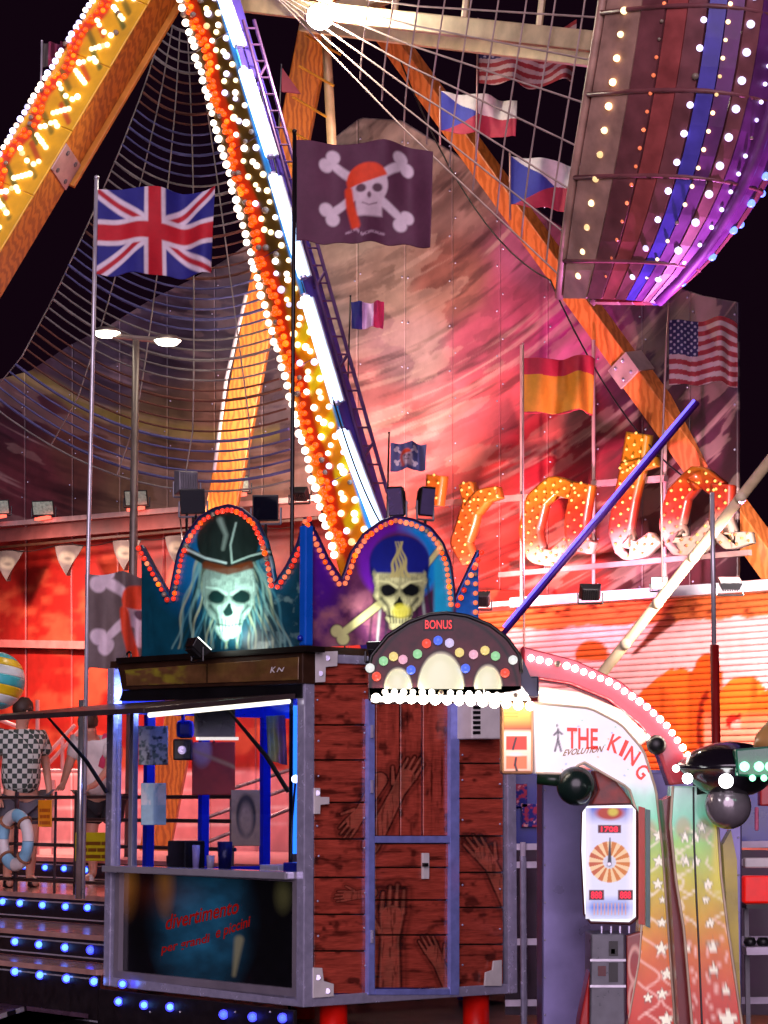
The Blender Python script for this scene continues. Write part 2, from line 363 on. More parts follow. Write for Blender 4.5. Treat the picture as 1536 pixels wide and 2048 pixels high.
# ================================================================== ticket booth
booth = thing('ticket_booth', 'wooden plank ticket booth with jagged crown boards, open shutter and red jacks', 'ticket booth', bp(LL / 2, LR / 2, 0))
zb, zt = 0.31, 2.64
for a, b, h in ((0, 0, zt), (LL, 0, zt), (0, LR, zt), (LL, LR, zt)):
    MB().obox(bp(a, b, zb), bp(a, b, h), dL, dR, 0.085, 0.085).build('corner_post', STEEL, booth, bevel=0.008)
MB().obox(bp(LL * 0.90, 0.02, 1.18), bp(LL * 0.90, 0.02, 2.36), dL, dR, 0.05, 0.05).build('window_post', CHROME, booth, bevel=0.005)
MB().obox(bp(-0.02, LR / 2, zt + 0.025), bp(LL + 0.02, LR / 2, zt + 0.025), dR, Z, LR + 0.06, 0.05).build('roof', BROWN, booth)
MB().obox(bp(0.045, LR / 2, zb + 0.04), bp(LL - 0.045, LR / 2, zb + 0.04), dR, Z, LR - 0.09, 0.07).build('floor', DECK, booth)
for b in (0, LR): MB().obox(bp(0.043, b, zb + 0.035), bp(LL - 0.043, b, zb + 0.035), dR, Z, 0.07, 0.07).build('bottom_rail', STEEL, booth, bevel=0.006)
for a in (0, LL): MB().obox(bp(a, 0.043, zb + 0.035), bp(a, LR - 0.043, zb + 0.035), dL, Z, 0.07, 0.07).build('bottom_rail', STEEL, booth, bevel=0.006)
MB().obox(bp(0, 0.043, zt - 0.03), bp(0, LR - 0.043, zt - 0.03), dL, Z, 0.07, 0.06).build('top_rail', STEEL, booth, bevel=0.006)
# --- right face planks with painted hands
PW = pmat('painted wood', 0.24, 0, 0, 0.30, 9, 0.25, coat=0.7, grain=True)
HANDS = [((725, 1620), math.radians(128), 38, 0.05, (760, 1560), 1), ((795, 1585), math.radians(-60), 46, 0.02, (742, 1690), -1),
         ((985, 1735), math.radians(-126), 44, 0.08, (1030, 1830), 1), ((780, 1880), math.radians(-86), 62, 0.0, (778, 2040), -1),
         ((880, 1930), math.radians(-118), 38, 0.05, (925, 2030), 1), ((715, 1790), math.radians(176), 26, 0.05, (745, 1785), 1)]
def wallpaint(horiz, seed):
    def fn(x, y):
        c = wood(x, y, horiz, '#aa4434', seed)
        for wr, an, s, sp, arm, fl in HANDS: c = paint_hand(c, x, y, hand(x, y, wr, an, s, sp, arm, fl), s)
        return c
    return fn
def plank(x0, x1, y0, y1, i, w=0.0, horiz=True, parent=None, sl=0.0):
    e = 1.6
    A = [(x0, y0 + e + sl * (612 - x0)), (x1, y0 + e + sl * (612 - x1))]; B = [(x0, y1 - e + sl * (612 - x0)), (x1, y1 - e + sl * (612 - x1))]
    if not horiz: A = [(x0 + e, y0), (x1 - e, y0)]; B = [(x0 + e, y1), (x1 - e, y1)]
    return sheet('plank', BR, A, B, max(8, int((x1 - x0) / 1.5)), max(8, int((y1 - y0) / 1.5)), wallpaint(horiz, i * 1.37), PW, parent or booth, w=w + random.uniform(-0.004, 0.004), thick=0.02)
ys = [1303, 1368, 1450, 1520, 1605, 1678, 1755, 1829, 1902, 1988]
for i in range(9): plank(629, 737, ys[i], ys[i + 1], i, 0.012)
ys2 = [1303, 1380, 1455, 1527, 1597, 1672, 1745, 1815, 1889, 1975]
for i in range(9): plank(919, 1006, ys2[i], ys2[i + 1], i + 20, 0.012)
for i in range(1): plank(737, 919, 1303, 1378, 40, 0.012)
MB().obox(bp(0.03, 0.05, 1.5), bp(0.03, LR - 0.05, 1.5), dL, Z, 0.012, 2.2).build('lining', BROWN, booth)
# --- door
door = MB()
for x0, x1 in ((737, 750), (901, 919)): door.pbox(BR, x0, 1398, x1, 1990, -0.005, 0.045)
door.pbox(BR, 750.5, 1392, 900.5, 1403, -0.005, 0.042); door.pbox(BR, 750.5, 1978, 900.5, 1990, -0.005, 0.042)
DOORM = mat('blue lit glossy aluminium', '#98a2f4', 0.14, 0.4, 0.2, 14, 0.03)  # blue reflected light put into the frame colour
dr = door.build('door', DOORM, booth, bevel=0.004)
MB().pbox(BR, 750.5, 1672, 900.5, 1686, -0.004, 0.040).build('door_rail', DOORM, dr, bevel=0.004)
for k, (x0, x1) in enumerate(((751, 800), (800, 845), (845, 900))): plank(x0, x1, 1404, 1671, 50 + k, 0.016, False, dr)
for k, (y0, y1) in enumerate(((1687, 1735), (1735, 1800), (1800, 1870), (1870, 1977))): plank(751, 900, y0, y1, 60 + k, 0.016, True, dr)
h = MB().pbox(BR, 846, 1706, 859, 1758, 0.015, 0.035); h.build('door_handle', WHITEP, dr, bevel=0.004)
MB().pbox(BR, 849, 1726, 857, 1733, 0.035, 0.06).build('latch', DARK, dr)
for y in (1450, 1560, 1860): MB().tube([BR.hit(744, y, 0.05), BR.hit(744, y + 26, 0.05)], 0.013).build('hinge', STEEL, dr)
# --- plates, brackets, screws
def plate(poly, holes=()):
    o = MB().prism(BR, poly, 0.035, 0.052).build('bracket', WHITEP, booth, bevel=0.003)
    for hx, hy in holes: MB().tube([BR.hit(hx, hy, 0.05), BR.hit(hx, hy, 0.058)], 0.018, 12).build('bolt', STEEL, o)
plate([(631, 1304), (676, 1302), (675, 1332), (652, 1334), (651, 1364), (631, 1365)], ((655, 1316), (641, 1347)))
plate([(629, 1576), (641, 1576), (641, 1594), (659, 1594), (659, 1608), (641, 1610), (641, 1628), (629, 1628)], ((635, 1586),))
plate([(627, 1935), (645, 1936), (648, 1962), (668, 1968), (668, 1993), (627, 1996)], ((636, 1955), (655, 1982)))
plate([(1004, 1920), (988, 1922), (986, 1940), (972, 1945), (970, 1972), (1004, 1972)], ())
screws = []
for y in [1340, 1388, 1470, 1540, 1640, 1700, 1790, 1860, 1935]: screws += [(636 + random.uniform(-2, 3), y + 12), (730 + random.uniform(-3, 2), y - 4)]
for y in [1510, 1560, 1640, 1770, 1850, 1930]: screws += [(925, y), (1000, y + 8)]
for x, y in screws: bulb(BR.hit(x, y, 0.016), 0.009, STEEL, booth, 'screw', 1)
# --- air conditioner over the right wall
ac = MB().pbox(BR, 944, 1404, 1004, 1478, 0.02, 0.20).build('air_conditioner', WHITEP, booth, bevel=0.01)
for k in range(6): MB().pbox(BR, 947, 1412 + k * 10, 961, 1418 + k * 10, 0.2, 0.206).build('vent_slat', DARK, ac)
# --- jacks
for x in (667, 952):
    p = BR.hit(x, 2010, -0.12); p.z = 0
    j = MB().lathe(p, [(0.10, 0), (0.10, 0.02), (0.094, 0.03), (0.094, 0.30)], 20).build('jack', mat('red jack paint', '#d81408', 0.32, 0, 0.15, 9, coat=0.4), booth, True)
    MB().lathe(p + Z * 0.005, [(0.15, -0.004), (0.15, 0.012)], 16).build('foot_plate', GREYM, j)
p = bp(LL - 0.2, LR - 0.2, 0); MB().lathe(p, [(0.09, 0), (0.09, 0.3)], 16).build('jack', REDP, booth, True)
# --- left face: fascia, shutter flap, gas struts, tube
MB().prism(BL, [(234, 1327), (605, 1303), (605, 1367), (244, 1380)], -0.04, 0.07).build('fascia', BROWN, booth, bevel=0.006)
fas = sheet('fascia_panel', BL, [(249, 1340), (597, 1314)], [(253, 1372), (596, 1360)], 200, 24,
    lambda x, y: mix(mix(base(x, '#6a4a2c') * (0.6 + 0.8 * fbm(x / 30, y / 18))[:, None], np.clip((fbm(x / 26 + 5, y / 16, 3) - 0.5) * 5, 0, 1) * np.clip((430 - x) / 120, 0.1, 1), '#8c8428'), sm(np.abs(x - 414) - 1.2, 2), '#120b06'),
    pmat('varnished picture', 0.25, 0, 0, 0.2, 12, 0.1, coat=0.5), booth, w=0.078, thick=0.006)
text('signature', 'K', BL, (540, 1346), (10, -1), (3, -12), WHITEP, booth, w=0.082); text('signature', 'N', BL, (553, 1344), (12, -1), (4, -9), WHITEP, booth, w=0.082)
MB().prism(BL, [(232, 1316), (612, 1292), (612, 1303), (232, 1327)], -0.06, 0.10).build('fascia_lid', mat('dark lid', '#1b120e', 0.4, 0.3), booth)
MB().prism(BL, [(246, 1381), (604, 1368), (604, 1396), (238, 1402)], -0.04, 0.05).build('shutter_box', DARK, booth)
q = []
for t in range(24):
    a = 2 * math.pi * t / 24; q.append(BL.hit(258, 1312, 0.0) + dL * (0.03 * math.cos(a)) + Z * (0.03 * math.sin(a)))
MB().tube(q + [q[0]], 0.008, 6, False).build('lifting_eye', DARK, booth)
fl = MB(); n0 = [bp(0.02, -0.07, 2.335), bp(LL - 0.02, -0.07, 2.335), bp(LL - 0.02, -1.28, 2.21), bp(0.02, -1.28, 2.21)]
fl.add([v + Z * h for h in (0, 0.035) for v in n0], [(0, 1, 2, 3), (7, 6, 5, 4), (0, 4, 5, 1), (1, 5, 6, 2), (2, 6, 7, 3), (3, 7, 4, 0)])
flap = fl.build('shutter_flap', mat('brown grey shutter', '#5a4a4a', 0.3, 0.6, 0.2), booth, bevel=0.005)
MB().tube([bp(0.05, -0.10, 2.318), bp(0.05, -1.22, 2.20)], 0.016).build('light_tube', em('white led tube', '#fff6e6', 0.9), flap)
for a in (0.06, LL - 0.06): MB().tube([bp(a, -0.10, 1.72), bp(a, -0.28, 1.95), bp(a, -0.62, 2.27)], [0.016, 0.016, 0.009], 8).build('gas_strut', DARK, booth)
# --- window, sill, counter
MB().obox(bp(0.05, -0.05, 1.165), bp(LL - 0.05, -0.05, 1.165), dR, Z, 0.16, 0.05).build('sill', CHROME, booth, bevel=0.008)
MB().obox(bp(0.05, 0.24, 1.155), bp(LL - 0.05, 0.24, 1.155), dR, Z, 0.40, 0.03).build('counter', DECK, booth)
gl = MB()
for a0, a1 in ((0.055, LL * 0.90 - 0.03), (LL * 0.90 + 0.03, LL - 0.055)):
    gp = MB().obox(bp(a0, 0.0, 1.77), bp(a1, 0.0, 1.77), dR, Z, 0.008, 1.15); gp.build('window_pane', glass('booth glass', (0.86, 0.88, 0.95), 0.02, 0.10), booth)
# blue lit lining, far wall with its own window
BLUEI = mat('royal blue lining', '#1636e0', 0.35, 0, 0.25, 5)
MB().obox(bp(0.05, LR - 0.03, 1.45), bp(LL - 0.05, LR - 0.03, 1.45), dR, Z, 0.02, 2.2).build('back_wall', BLUEI, booth)
MB().obox(bp(LL - 0.02, 0.05, 0.77), bp(LL - 0.02, LR - 0.05, 0.77), dL, Z, 0.03, 0.78).build('end_wall', BLUEI, booth)
for b in (0.30, 0.80, 1.38): MB().obox(bp(LL - 0.02, b, 1.165), bp(LL - 0.02, b, 2.6), dL, dR, 0.05, 0.07).build('end_window_post', BLUEI, booth)
MB().obox(bp(LL - 0.02, 0.05, 2.45), bp(LL - 0.02, LR - 0.05, 2.45), dL, Z, 0.03, 0.3).build('end_header', BLUEI, booth)
MB().obox(bp(0.1, 0.15, 2.585), bp(LL - 0.1, 0.15, 2.585), dR, Z, 0.05, 0.03).build('ceiling_tube', em('booth blue tube', '#3358ff', 8.0), booth)
MB().obox(bp(LL - 0.10, 1.62, 1.25), bp(LL - 0.10, 1.62, 2.4), dL, dR, 0.03, 0.05).build('blue_tube', em('cyan blue tube', '#2a78ff', 1.4), booth)
# --- lower poster
MB().prism(BL, [(229, 1733), (597, 1747), (597, 2001), (226, 1955)], -0.05, -0.012).build('lower_panel', mat('dark panel', '#1a1216', 0.4), booth)
fr = MB()
for poly in ([(231, 1733), (595, 1746), (585, 1764), (239, 1745)], [(239, 1745), (236, 1942), (227, 1954), (231, 1733)], [(585, 1764), (595, 1746), (592, 1999), (584, 1977)], [(236, 1942), (584, 1977), (592, 1999), (227, 1954)]): fr.prism(BL, poly, -0.012, 0.035)
fr.build('poster_frame', mat('satin grey frame', '#9c93a0', 0.35, 0.5, 0.15), booth)
def poster(x, y):
    c = base(x, '#0c0a10') * (0.5 + fbm(x / 20, y / 20))[:, None]
    c = mix(c, sm(dell(x, y, 405, 1840, 75, 110), 90) * (0.3 + 0.9 * fbm(x / 34 + 3, y / 22 + 1)), '#1f5a78')
    for cx, cy in ((258, 1768), (330, 1765)): c = mix(c, sm(dell(x, y, cx, cy, 12, 40), 26) * 0.8, '#a8702c')
    c = mix(c, sm(dell(x, y, 300, 1790, 70, 30), 50) * 0.5, '#4a1c08')
    c = mix(c, sm(dell(x, y, 540, 1850, 55, 120), 40) * 0.7, '#070709'); c = mix(c, sm(dell(x, y, 566, 1790, 14, 28), 18) * 0.4, '#6a6a40')
    c = mix(c, sm(dell(x, y, 285, 1860, 34, 60), 30) * 0.7, '#060507')
    return mix(c, sm(dseg(x, y, (478, 1880), (468, 1950), 9, 3), 8) * 0.6, '#8f8a66')
post = sheet('poster', BL, [(239, 1745), (585, 1764)], [(236, 1942), (584, 1977)], 200, 110, poster, pmat('dim backlit film', 0.18, 0, 0.10, 0.1, 6, 0.0), booth, w=-0.006, thick=0.004)
PRED = mat('dark red print', '#7a0c08', 0.3, 0, 0, em='#7a0a04', ems=0.25)
text('lettering', 'divertimento', BL, (330, 1861), (146, -34), (4, -31), PRED, booth, w=-0.002)
text('lettering', 'per grandi', BL, (322, 1912), (95, -22), (3, -24), PRED, booth, w=-0.002)
text('lettering', 'e piccini', BL, (430, 1884), (68, -24), (3, -28), PRED, booth, w=-0.002)
# --- skirt with blue leds
MB().obox(bp(0.02, -0.06, 0.16), bp(LL + 0.05, -0.06, 0.16), dR, Z, 0.03, 0.26).build('skirt', DECK, booth, bevel=0.004)
for x, y in ((237, 2003), (288, 2010), (340, 2014), (447, 2029), (505, 2034), (565, 2036), (245, 1968)):
    l = MB().tube([BL.hit(x, y, 0.078), BL.hit(x, y, 0.098)], 0.034, 12).build('led_cup', em('blue led cup', '#1428ff', 0.9), booth)
    bulb(BL.hit(x, y, 0.098), 0.023, BLUE_L if x > 440 else BLUEW_L, l, 'led')
for x in (300, 360, 470, 540): bulb(BL.hit(x, 2024, 0.078), 0.009, CHROME, booth, 'screw', 1)
# --- crown boards
cl = [(283, 1093), (312, 1146), (340, 1196), (348, 1153), (357, 1109), (373, 1071), (400, 1036), (428, 1019), (458, 1012), (482, 1019), (510, 1041), (529, 1079), (541, 1123), (549, 1170), (573, 1137), (597, 1087), (612, 1036)]
def crownL(x, y):
    n = fbm(x / 40, y / 40, 4)
    c = base(x, '#0c4a5c') * (0.4 + 1.0 * n)[:, None]
    c = mix(c, sm(dell(x, y, 390, 1140, 60, 70), 70) * 0.9, '#0a74b4'); c = mix(c, sm(dell(x, y, 545, 1130, 30, 50), 40) * 0.7, '#0a6890')
    c = mix(c, np.clip((fbm(x / 24 + 8, y / 24) - 0.55) * 5, 0, 0.6) * (x > 520), '#7fa8a0')
    for k in range(58):                                     # loose pale rope strands under the hat
        t = ((k * 37) % 58) / 57; x0 = 402 + 106 * t; x1 = 348 + 222 * t + 14 * math.sin(k * 2.3)
        pts = [(x0, 1108), (x0 + (x1 - x0) * 0.45 + 6 * math.sin(k), 1180), (x1, 1296)]
        c = mix(c, sm(dpoly(x + 5 * np.sin(y / 17 + k), y, pts, 3.2, 1.6), 4) * 0.7, ('#7fb8ac', '#b8cc9e', '#4a98a4', '#163c3c', '#0c2c30')[k % 5])
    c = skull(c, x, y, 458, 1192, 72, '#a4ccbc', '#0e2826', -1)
    d = np.minimum(dell(x, y, 456, 1082, 62, 60), dpoly(x, y, [(370, 1098), (410, 1122), (456, 1132), (500, 1118), (535, 1104)], 8, 8))
    d = np.maximum(d, y - 1136)
    hat = base(x, '#1c2a26') * (0.5 + 1.1 * fbm(x / 8, y / 40))[:, None]
    m = np.clip(sm(d, 3), 0, 1)[:, None]; c = c * (1 - m) + hat * m
    c = mix(c, sm(dpoly(x, y, [(368, 1096), (410, 1116), (452, 1126)], 2.2), 3), '#bfe0d8'); c = mix(c, sm(dpoly(x, y, [(540, 1102), (500, 1112), (464, 1126), (461, 1090), (472, 1046)], 1.8), 3), '#a8d0c0')
    c = mix(c, sm(dpoly(x, y, [(440, 1040), (452, 1070), (446, 1098)], 5, 2), 8) * 0.7, '#9fc0b0')
    c = mix(c, sm(dpoly(x, y, [(412, 1130), (456, 1142), (500, 1130)], 8), 5) * 0.9, '#6a3418')
    c = mix(c, sm(np.abs(x - 300) - 8, 14) * (fbm(x / 6, y / 30) > 0.6) * 0.3, '#0a2438')
    return c
PCR = pmat('crown paint', 0.28, 0, 0, 0.12, 10, 0.06, coat=0.45)
cr = sheet('crown_board', BL, cl, [(283, 1317), (612, 1295)], 330, 200, crownL, PCR, booth, w=0.0, thick=0.035)
def crown_bulbs(pl, outl, n, parent, c1):
    q = along(outl, n)
    for i, (x, y) in enumerate(q):
        i0, i1 = max(0, i - 1), min(n - 1, i + 1); tx, ty = q[i1][0] - q[i0][0], q[i1][1] - q[i0][1]; l = math.hypot(tx, ty) + 1e-6
        nx, ny = -ty / l, tx / l
        r = random.random(); m = ORANGE_B if r < 0.12 else (c1 if r < 0.85 else ROSE_B)
        bulb(pl.hit(x + nx * 7, y + ny * 7, 0.012), 0.019, m, parent, 'bulb')
def rim(pl, outl, parent, m):
    MB().tube([pl.hit(x, y, -0.015) for x, y in along(outl, 80)], 0.017, 6).build('crown_rim', m, parent, True)
crown_bulbs(BL, cl[0:3], 11, cr, RED_B); crown_bulbs(BL, cl[2:14], 40, cr, RED_B); crown_bulbs(BL, cl[13:], 13, cr, RED_B); rim(BL, cl, cr, mat('violet rim', '#2a1a4a', 0.35))
cr2 = [(616, 1040), (636, 1078), (654, 1117), (684, 1164), (693, 1141), (705, 1105), (729, 1069), (762, 1045), (792, 1034), (828, 1042), (860, 1057), (884, 1087), (899, 1126), (905, 1168), (909, 1208), (923, 1174), (957, 1102)]
def crownR(x, y):
    n = fbm(x / 30, y / 30, 4)
    c = base(x, '#5a2a50') * (0.5 + 0.9 * n)[:, None]
    c = mix(c, sm(dell(x, y, 645, 1130, 30, 90), 60) * 0.9, '#5214a8'); c = mix(c, sm(dell(x, y, 690, 1240, 70, 60), 60) * np.clip((n - 0.35) * 3, 0, 1), '#a86a78')
    c = mix(c, sm(np.abs(dell(x, y, 800, 1120, 76, 76) + 6) - 14, 12) * 0.9, '#6a1cb0'); c = mix(c, sm(np.abs(dell(x, y, 800, 1120, 76, 76) + 6) - 14, 12) * np.clip((x - 790) / 40, 0, 1), '#1486d8')
    c = mix(c, sm(np.maximum(dell(x, y, 880, 1180, 30, 70), 868 - x), 8), '#22a8d8'); c = mix(c, sm(drect(x, y, 912, 1100, 960, 1290), 4), '#2a70d0')
    for k in range(9): c = mix(c, sm(dpoly(x, y, [(756 + k * 12, 1150), (744 + k * 15, 1230), (738 + k * 16, 1290)], 3.5, 2), 4) * 0.7, ('#141820', '#a8b8b0', '#1c2c34')[k % 3])
    c = bone(c, x, y, (680, 1270), (770, 1200), 13); c = bone(c, x, y, (885, 1090), (830, 1160), 9)
    c = mix(c, sm(dell(x, y, 799, 1130, 60, 58), 6), '#141a70'); c = mix(c, np.clip((fbm(x / 14, y / 14) - 0.5) * 3, 0, 0.6) * sm(dell(x, y, 799, 1130, 58, 56), 6), '#3a4ab8')
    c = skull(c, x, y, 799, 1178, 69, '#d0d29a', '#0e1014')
    d = np.maximum(dell(x, y, 799, 1118, 58, 46), y - 1146); c = mix(c, sm(d, 6), '#1a2280')
    for q_ in (-2, -1, 0, 1, 2): c = mix(c, sm(dpoly(x + 3 * np.sin(y / 7 + q_), y, [(799 + q_ * 9, 1152), (799 + q_ * 5, 1122), (799 + q_ * 2.4, 1084)], 3.4, 1.2), 3), '#b8b070')
    c = mix(c, sm(dell(x, y, 802, 1222, 18, 14), 8) * 0.8, '#e4e04a')
    return c
crb = sheet('crown_board', BR, cr2, [(616, 1296), (957, 1276)], 340, 220, crownR, PCR, booth, w=0.0, thick=0.035)
crown_bulbs(BR, cr2[0:4], 12, crb, ROSE_B); crown_bulbs(BR, cr2[3:15], 36, crb, ROSE_B); crown_bulbs(BR, cr2[14:], 8, crb, RED_B); rim(BR, cr2, crb, MC['violet rim'])
for i, (x, y) in enumerate(along([(951, 1130), (951, 1262)], 8)): bulb(BR.hit(x, y, 0.012), 0.019, ROSE_B, crb, 'bulb')
MB().obox(bp(0, 0, zt + 0.05), bp(0, 0, 3.50), dL, dR, 0.07, 0.07).build('crown_post', mat('bright blue post', '#0a58c8', 0.3, 0, 0.1, coat=0.4), booth, bevel=0.01)
bulb(bp(0, 0, 2.74) + BL.W * 0.05, 0.022, BLUEP, booth, 'knob')
# --- crown floodlight (lit) and others
def floodlight(label, p, aim, size, lit=None, stand=None, group='floodlights', face=None, back=None):
    p = Vector(p); d = (Vector(aim) - p).normalized(); s = d.cross(Z).normalized(); u = s.cross(d).normalized()
    f = thing('floodlight', label, 'floodlight', p, group)
    w, h = size; b = MB()
    b.add([p + s * (a * w / 2) + u * (c * h / 2) for a, c in ((-1, -1), (1, -1), (1, 1), (-1, 1))] + [p - d * 0.07 + s * (a * w * 0.38) + u * (c * h * 0.38) for a, c in ((-1, -1), (1, -1), (1, 1), (-1, 1))],
          [(0, 1, 2, 3), (7, 6, 5, 4), (0, 4, 5, 1), (1, 5, 6, 2), (2, 6, 7, 3), (3, 7, 4, 0)])
    b.build('housing', back or DARK, f, bevel=0.006)
    MB().obox(p + d * 0.004 - s * (w * 0.44), p + d * 0.004 + s * (w * 0.44), u, d, h * 0.86, 0.006).build('lens', face or mat('dark lens', '#10101c', 0.08, 0, 0.0), f)
    for k in range(-3, 4): MB().obox(p - d * 0.072 + s * (k * w * 0.1) - u * (h * 0.3), p - d * 0.072 + s * (k * w * 0.1) + u * (h * 0.3), s, d, 0.008, 0.03).build('cooling_fin', back or DARK, f)
    br = MB()
    for a in (-1, 1): br.tube([p - d * 0.03 + s * (a * (w / 2 + 0.012)), p - d * 0.03 + s * (a * (w / 2 + 0.012)) - Z * (h * 0.62)], 0.008, 6)
    br.tube([p - d * 0.03 - s * (w / 2 + 0.012) - Z * (h * 0.62), p - d * 0.03 + s * (w / 2 + 0.012) - Z * (h * 0.62)], 0.009, 6)
    br.build('bracket', stand[1] if stand else DARK, f)
    if stand: MB().tube([p - d * 0.03 - Z * (h * 0.62), Vector((p.x - d.x * 0.03, p.y - d.y * 0.03, stand[0]))], 0.011, 8).build('stand', DARK, f)
    if lit: spot('lamp', p + d * 0.03, aim, lit[0], lit[1], lit[2], 0.7, 0.07)
    return f
LENS_ON = em('lit lens', '#f4fff2', 3.0)
pf = BL.hit(400, 1289, 0.26)
floodlight('small black floodlight lying on the booth fascia and lighting the teal crown board', pf, BL.hit(470, 1200, 0.0), (0.17, 0.15), (16, (0.86, 1.0, 0.93), 130), None, face=LENS_ON)
pf = BR.hit(760, 1296, 0.24)
floodlight('floodlight behind the arched marquee lighting the skull crown board', pf, BR.hit(800, 1180, 0.0), (0.17, 0.12), (10, (1.0, 0.96, 0.9), 130), None, face=LENS_ON)
rt = zt + 0.05
for lab, x, y, b_, sz, tgt in (('black square floodlight on a stand left above the teal crown arch', 385, 1003, -0.75, 0.20, (-3, 8, 1.5)), ('black square floodlight on a thin stand between the booth crown peaks', 531, 1016, -0.55, 0.195, (-1.4, 6, 1.5)),
                          ('black floodlight with lilac reflector, left one behind the skull crown', 791, 1003, -0.9, 0.13, (-4, 10, 2)), ('black floodlight with grey reflector, right one behind the skull crown', 855, 1003, -0.95, 0.13, (6, 10, 2))):
    pl = BL if x < 600 else BR; p = pl.hit(x, y, b_)
    floodlight(lab, p, tgt, (sz, sz if x < 600 else 0.23), None, (rt, GREYM), face=None if x < 600 else mat('lilac reflector', '#8a78b0', 0.25, 0.6, 0.2))
p = BL.hit(372, 966, -1.0); floodlight('grey back of a floodlight turned away, above the teal crown', p, p + Vector((-0.4, 1, -0.1)), (0.2, 0.2), None, (rt, GREYM), back=GREYM)
# ---- things inside the booth
FPi = FP(17.35)
def inside(name, label, cat, x0, y0, x1, y1, m, d=0.08, Y=17.3, bev=0.008):
    return tag(MB().pbox(FP(Y), x0, y0, x1, y1, -d / 2, d / 2).build(name, m, None, bevel=bev), label, cat)
t = thing('monitor', 'dark flat monitor hung under the booth ceiling with white strip below', 'monitor', P(428, 1480, 17.0)); MB().pbox(FP(17.0), 388, 1400, 470, 1474, -0.02, 0.02).build('screen', mat('brown dark screen', '#2e1a12', 0.15), t); MB().pbox(FP(17.0), 392, 1474, 476, 1480, -0.03, 0.03).build('strip', em('monitor strip', '#ffeed8', 0.7), t); MB().tube([P(430, 1402, 17.0), P(430, 1360, 17.0)], 0.01).build('arm', DARK, t)
t = thing('loudspeaker', 'black and blue speaker box on the left booth post', 'speaker', P(365, 1520, 17.2)); MB().pbox(FP(17.2), 346, 1478, 382, 1520, -0.08, 0.08).build('body', DARK, t, bevel=0.01); MB().pbox(FP(17.2), 352, 1440, 386, 1476, -0.06, 0.06).build('top_box', BLUEI, t, bevel=0.03); MB().tube([P(364, 1500, 17.12), P(364, 1500, 17.1)], 0.03, 12).build('cone', STEEL, t); MB().tube([P(366, 1441, 17.2), P(366, 1362, 17.2)], 0.014).build('hanger', BLUEI, t)
def papers(x, y): return mix(mix(base(x, '#e4ece0'), np.clip((fbm(x / 7, y / 7, 3) - 0.5) * 6, 0, 1), '#6a8a7a'), np.clip((fbm(x / 11 + 4, y / 9, 3) - 0.6) * 6, 0, 1), '#1c2a3a')
o = quad('notice', FP(17.45), 277, 1452, 336, 1530, 40, 50, papers, pmat('paper print', 0.5), None, thick=0.004); tag(o, 'white printed notice hung in the left booth window', 'notice')
o = quad('price_card', FP(17.4), 282, 1566, 332, 1650, 30, 40, lambda x, y: mix(base(x, '#a8d4e0'), np.clip((fbm(x / 8, y / 30) - 0.45) * 6, 0, 1) * (y < 1610), '#e8eeee'), MC['paper print'], None, thick=0.004); tag(o, 'pale blue card standing under the white notice', 'card')
o = sheet('towel', FP(16.75), [(532, 1432), (568, 1430)], [(536, 1520), (572, 1530)], 30, 30, lambda x, y: grad(x + 4 * np.sin(y / 12), [(530, '#e8e8d0'), (540, '#c8e0a0'), (552, '#e8e088'), (562, '#d89ab0'), (575, '#705090')]), pmat('cloth', 0.8), None, thick=0.01, disp=lambda u, v: 0.02 * np.sin(u * 12)); tag(o, 'striped yellow towel hanging on the right of the booth window', 'towel')
def cup(label, x, y, h, r, m, Y=17.0):
    p = P(x, y, Y); p.z = 1.171; tag(MB().lathe(p, [(r * 0.8, 0), (r, h), (r * 0.9, h), (r * 0.7, 0.01)], 14).build('cup', m, None, True), label, 'cup', 'cups on the booth counter')
for lab, x, h, r, m in (('small dark mug standing left on the booth counter', 312, 0.09, 0.035, DARK), ('tall lilac plastic cup on the booth counter', 365, 0.17, 0.03, mat('lilac plastic', '#b8a8d8', 0.3)), ('navy blue tumbler in the middle of the booth counter', 424, 0.20, 0.055, mat('navy tumbler', '#0a1258', 0.3)), ('glass cup beside the navy tumbler', 395, 0.10, 0.03, mat('pale cup', '#d8c8d0', 0.2))):
    p = bp(2.34 - (x - 240) / 165, 0.22, 1.171); tag(MB().lathe(p, [(r * 0.8, 0), (r, h), (r * 0.9, h), (r * 0.7, 0.01)], 14).build('cup', m, None, True), lab, 'cup', 'cups on the booth counter')
point('booth_lamp', bp(1.2, 0.7, 2.45), 14, (0.25, 0.38, 1.0), 0.15)
# ================================================================== boxing machine on the left, arm and legs
K = FP(12.0)
bm1 = thing('boxing_machine', 'boxing machine with white THE KING arm, lit dial and starred rainbow leg', 'arcade machine', (K.hit(1300, 2200).x, 12.0, 0), 'boxing machines')
def star(c, x, y, cx, cy, r, col='#f4f0d8'):
    a = np.arctan2(y - cy, x - cx) + 0.3; rr = np.hypot(x - cx, y - cy); k = np.abs(((a / (2 * np.pi) * 5) % 1) - 0.5) * 2
    d = rr - r * (0.42 + 0.58 * k ** 1.4); c = mix(c, sm(d - 2.5, 3) * 0.6, '#4a5a50'); return mix(c, sm(d, 2.5), col)
STARS = [(1318, 1672, 12), (1318, 1722, 12), (1316, 1768, 11), (1325, 1800, 7), (1324, 1845, 10), (1323, 1897, 14), (1334, 1948, 13), (1324, 1988, 11), (1333, 2040, 16), (1296, 1996, 10),
         (1370, 1674, 11), (1391, 1674, 11), (1372, 1722, 11), (1392, 1722, 11), (1416, 1768, 11), (1412, 1800, 7), (1420, 1846, 10), (1374, 1898, 9), (1426, 1893, 14), (1427, 1940, 13), (1452, 1982, 12), (1456, 2038, 22), (1404, 1655, 10)]
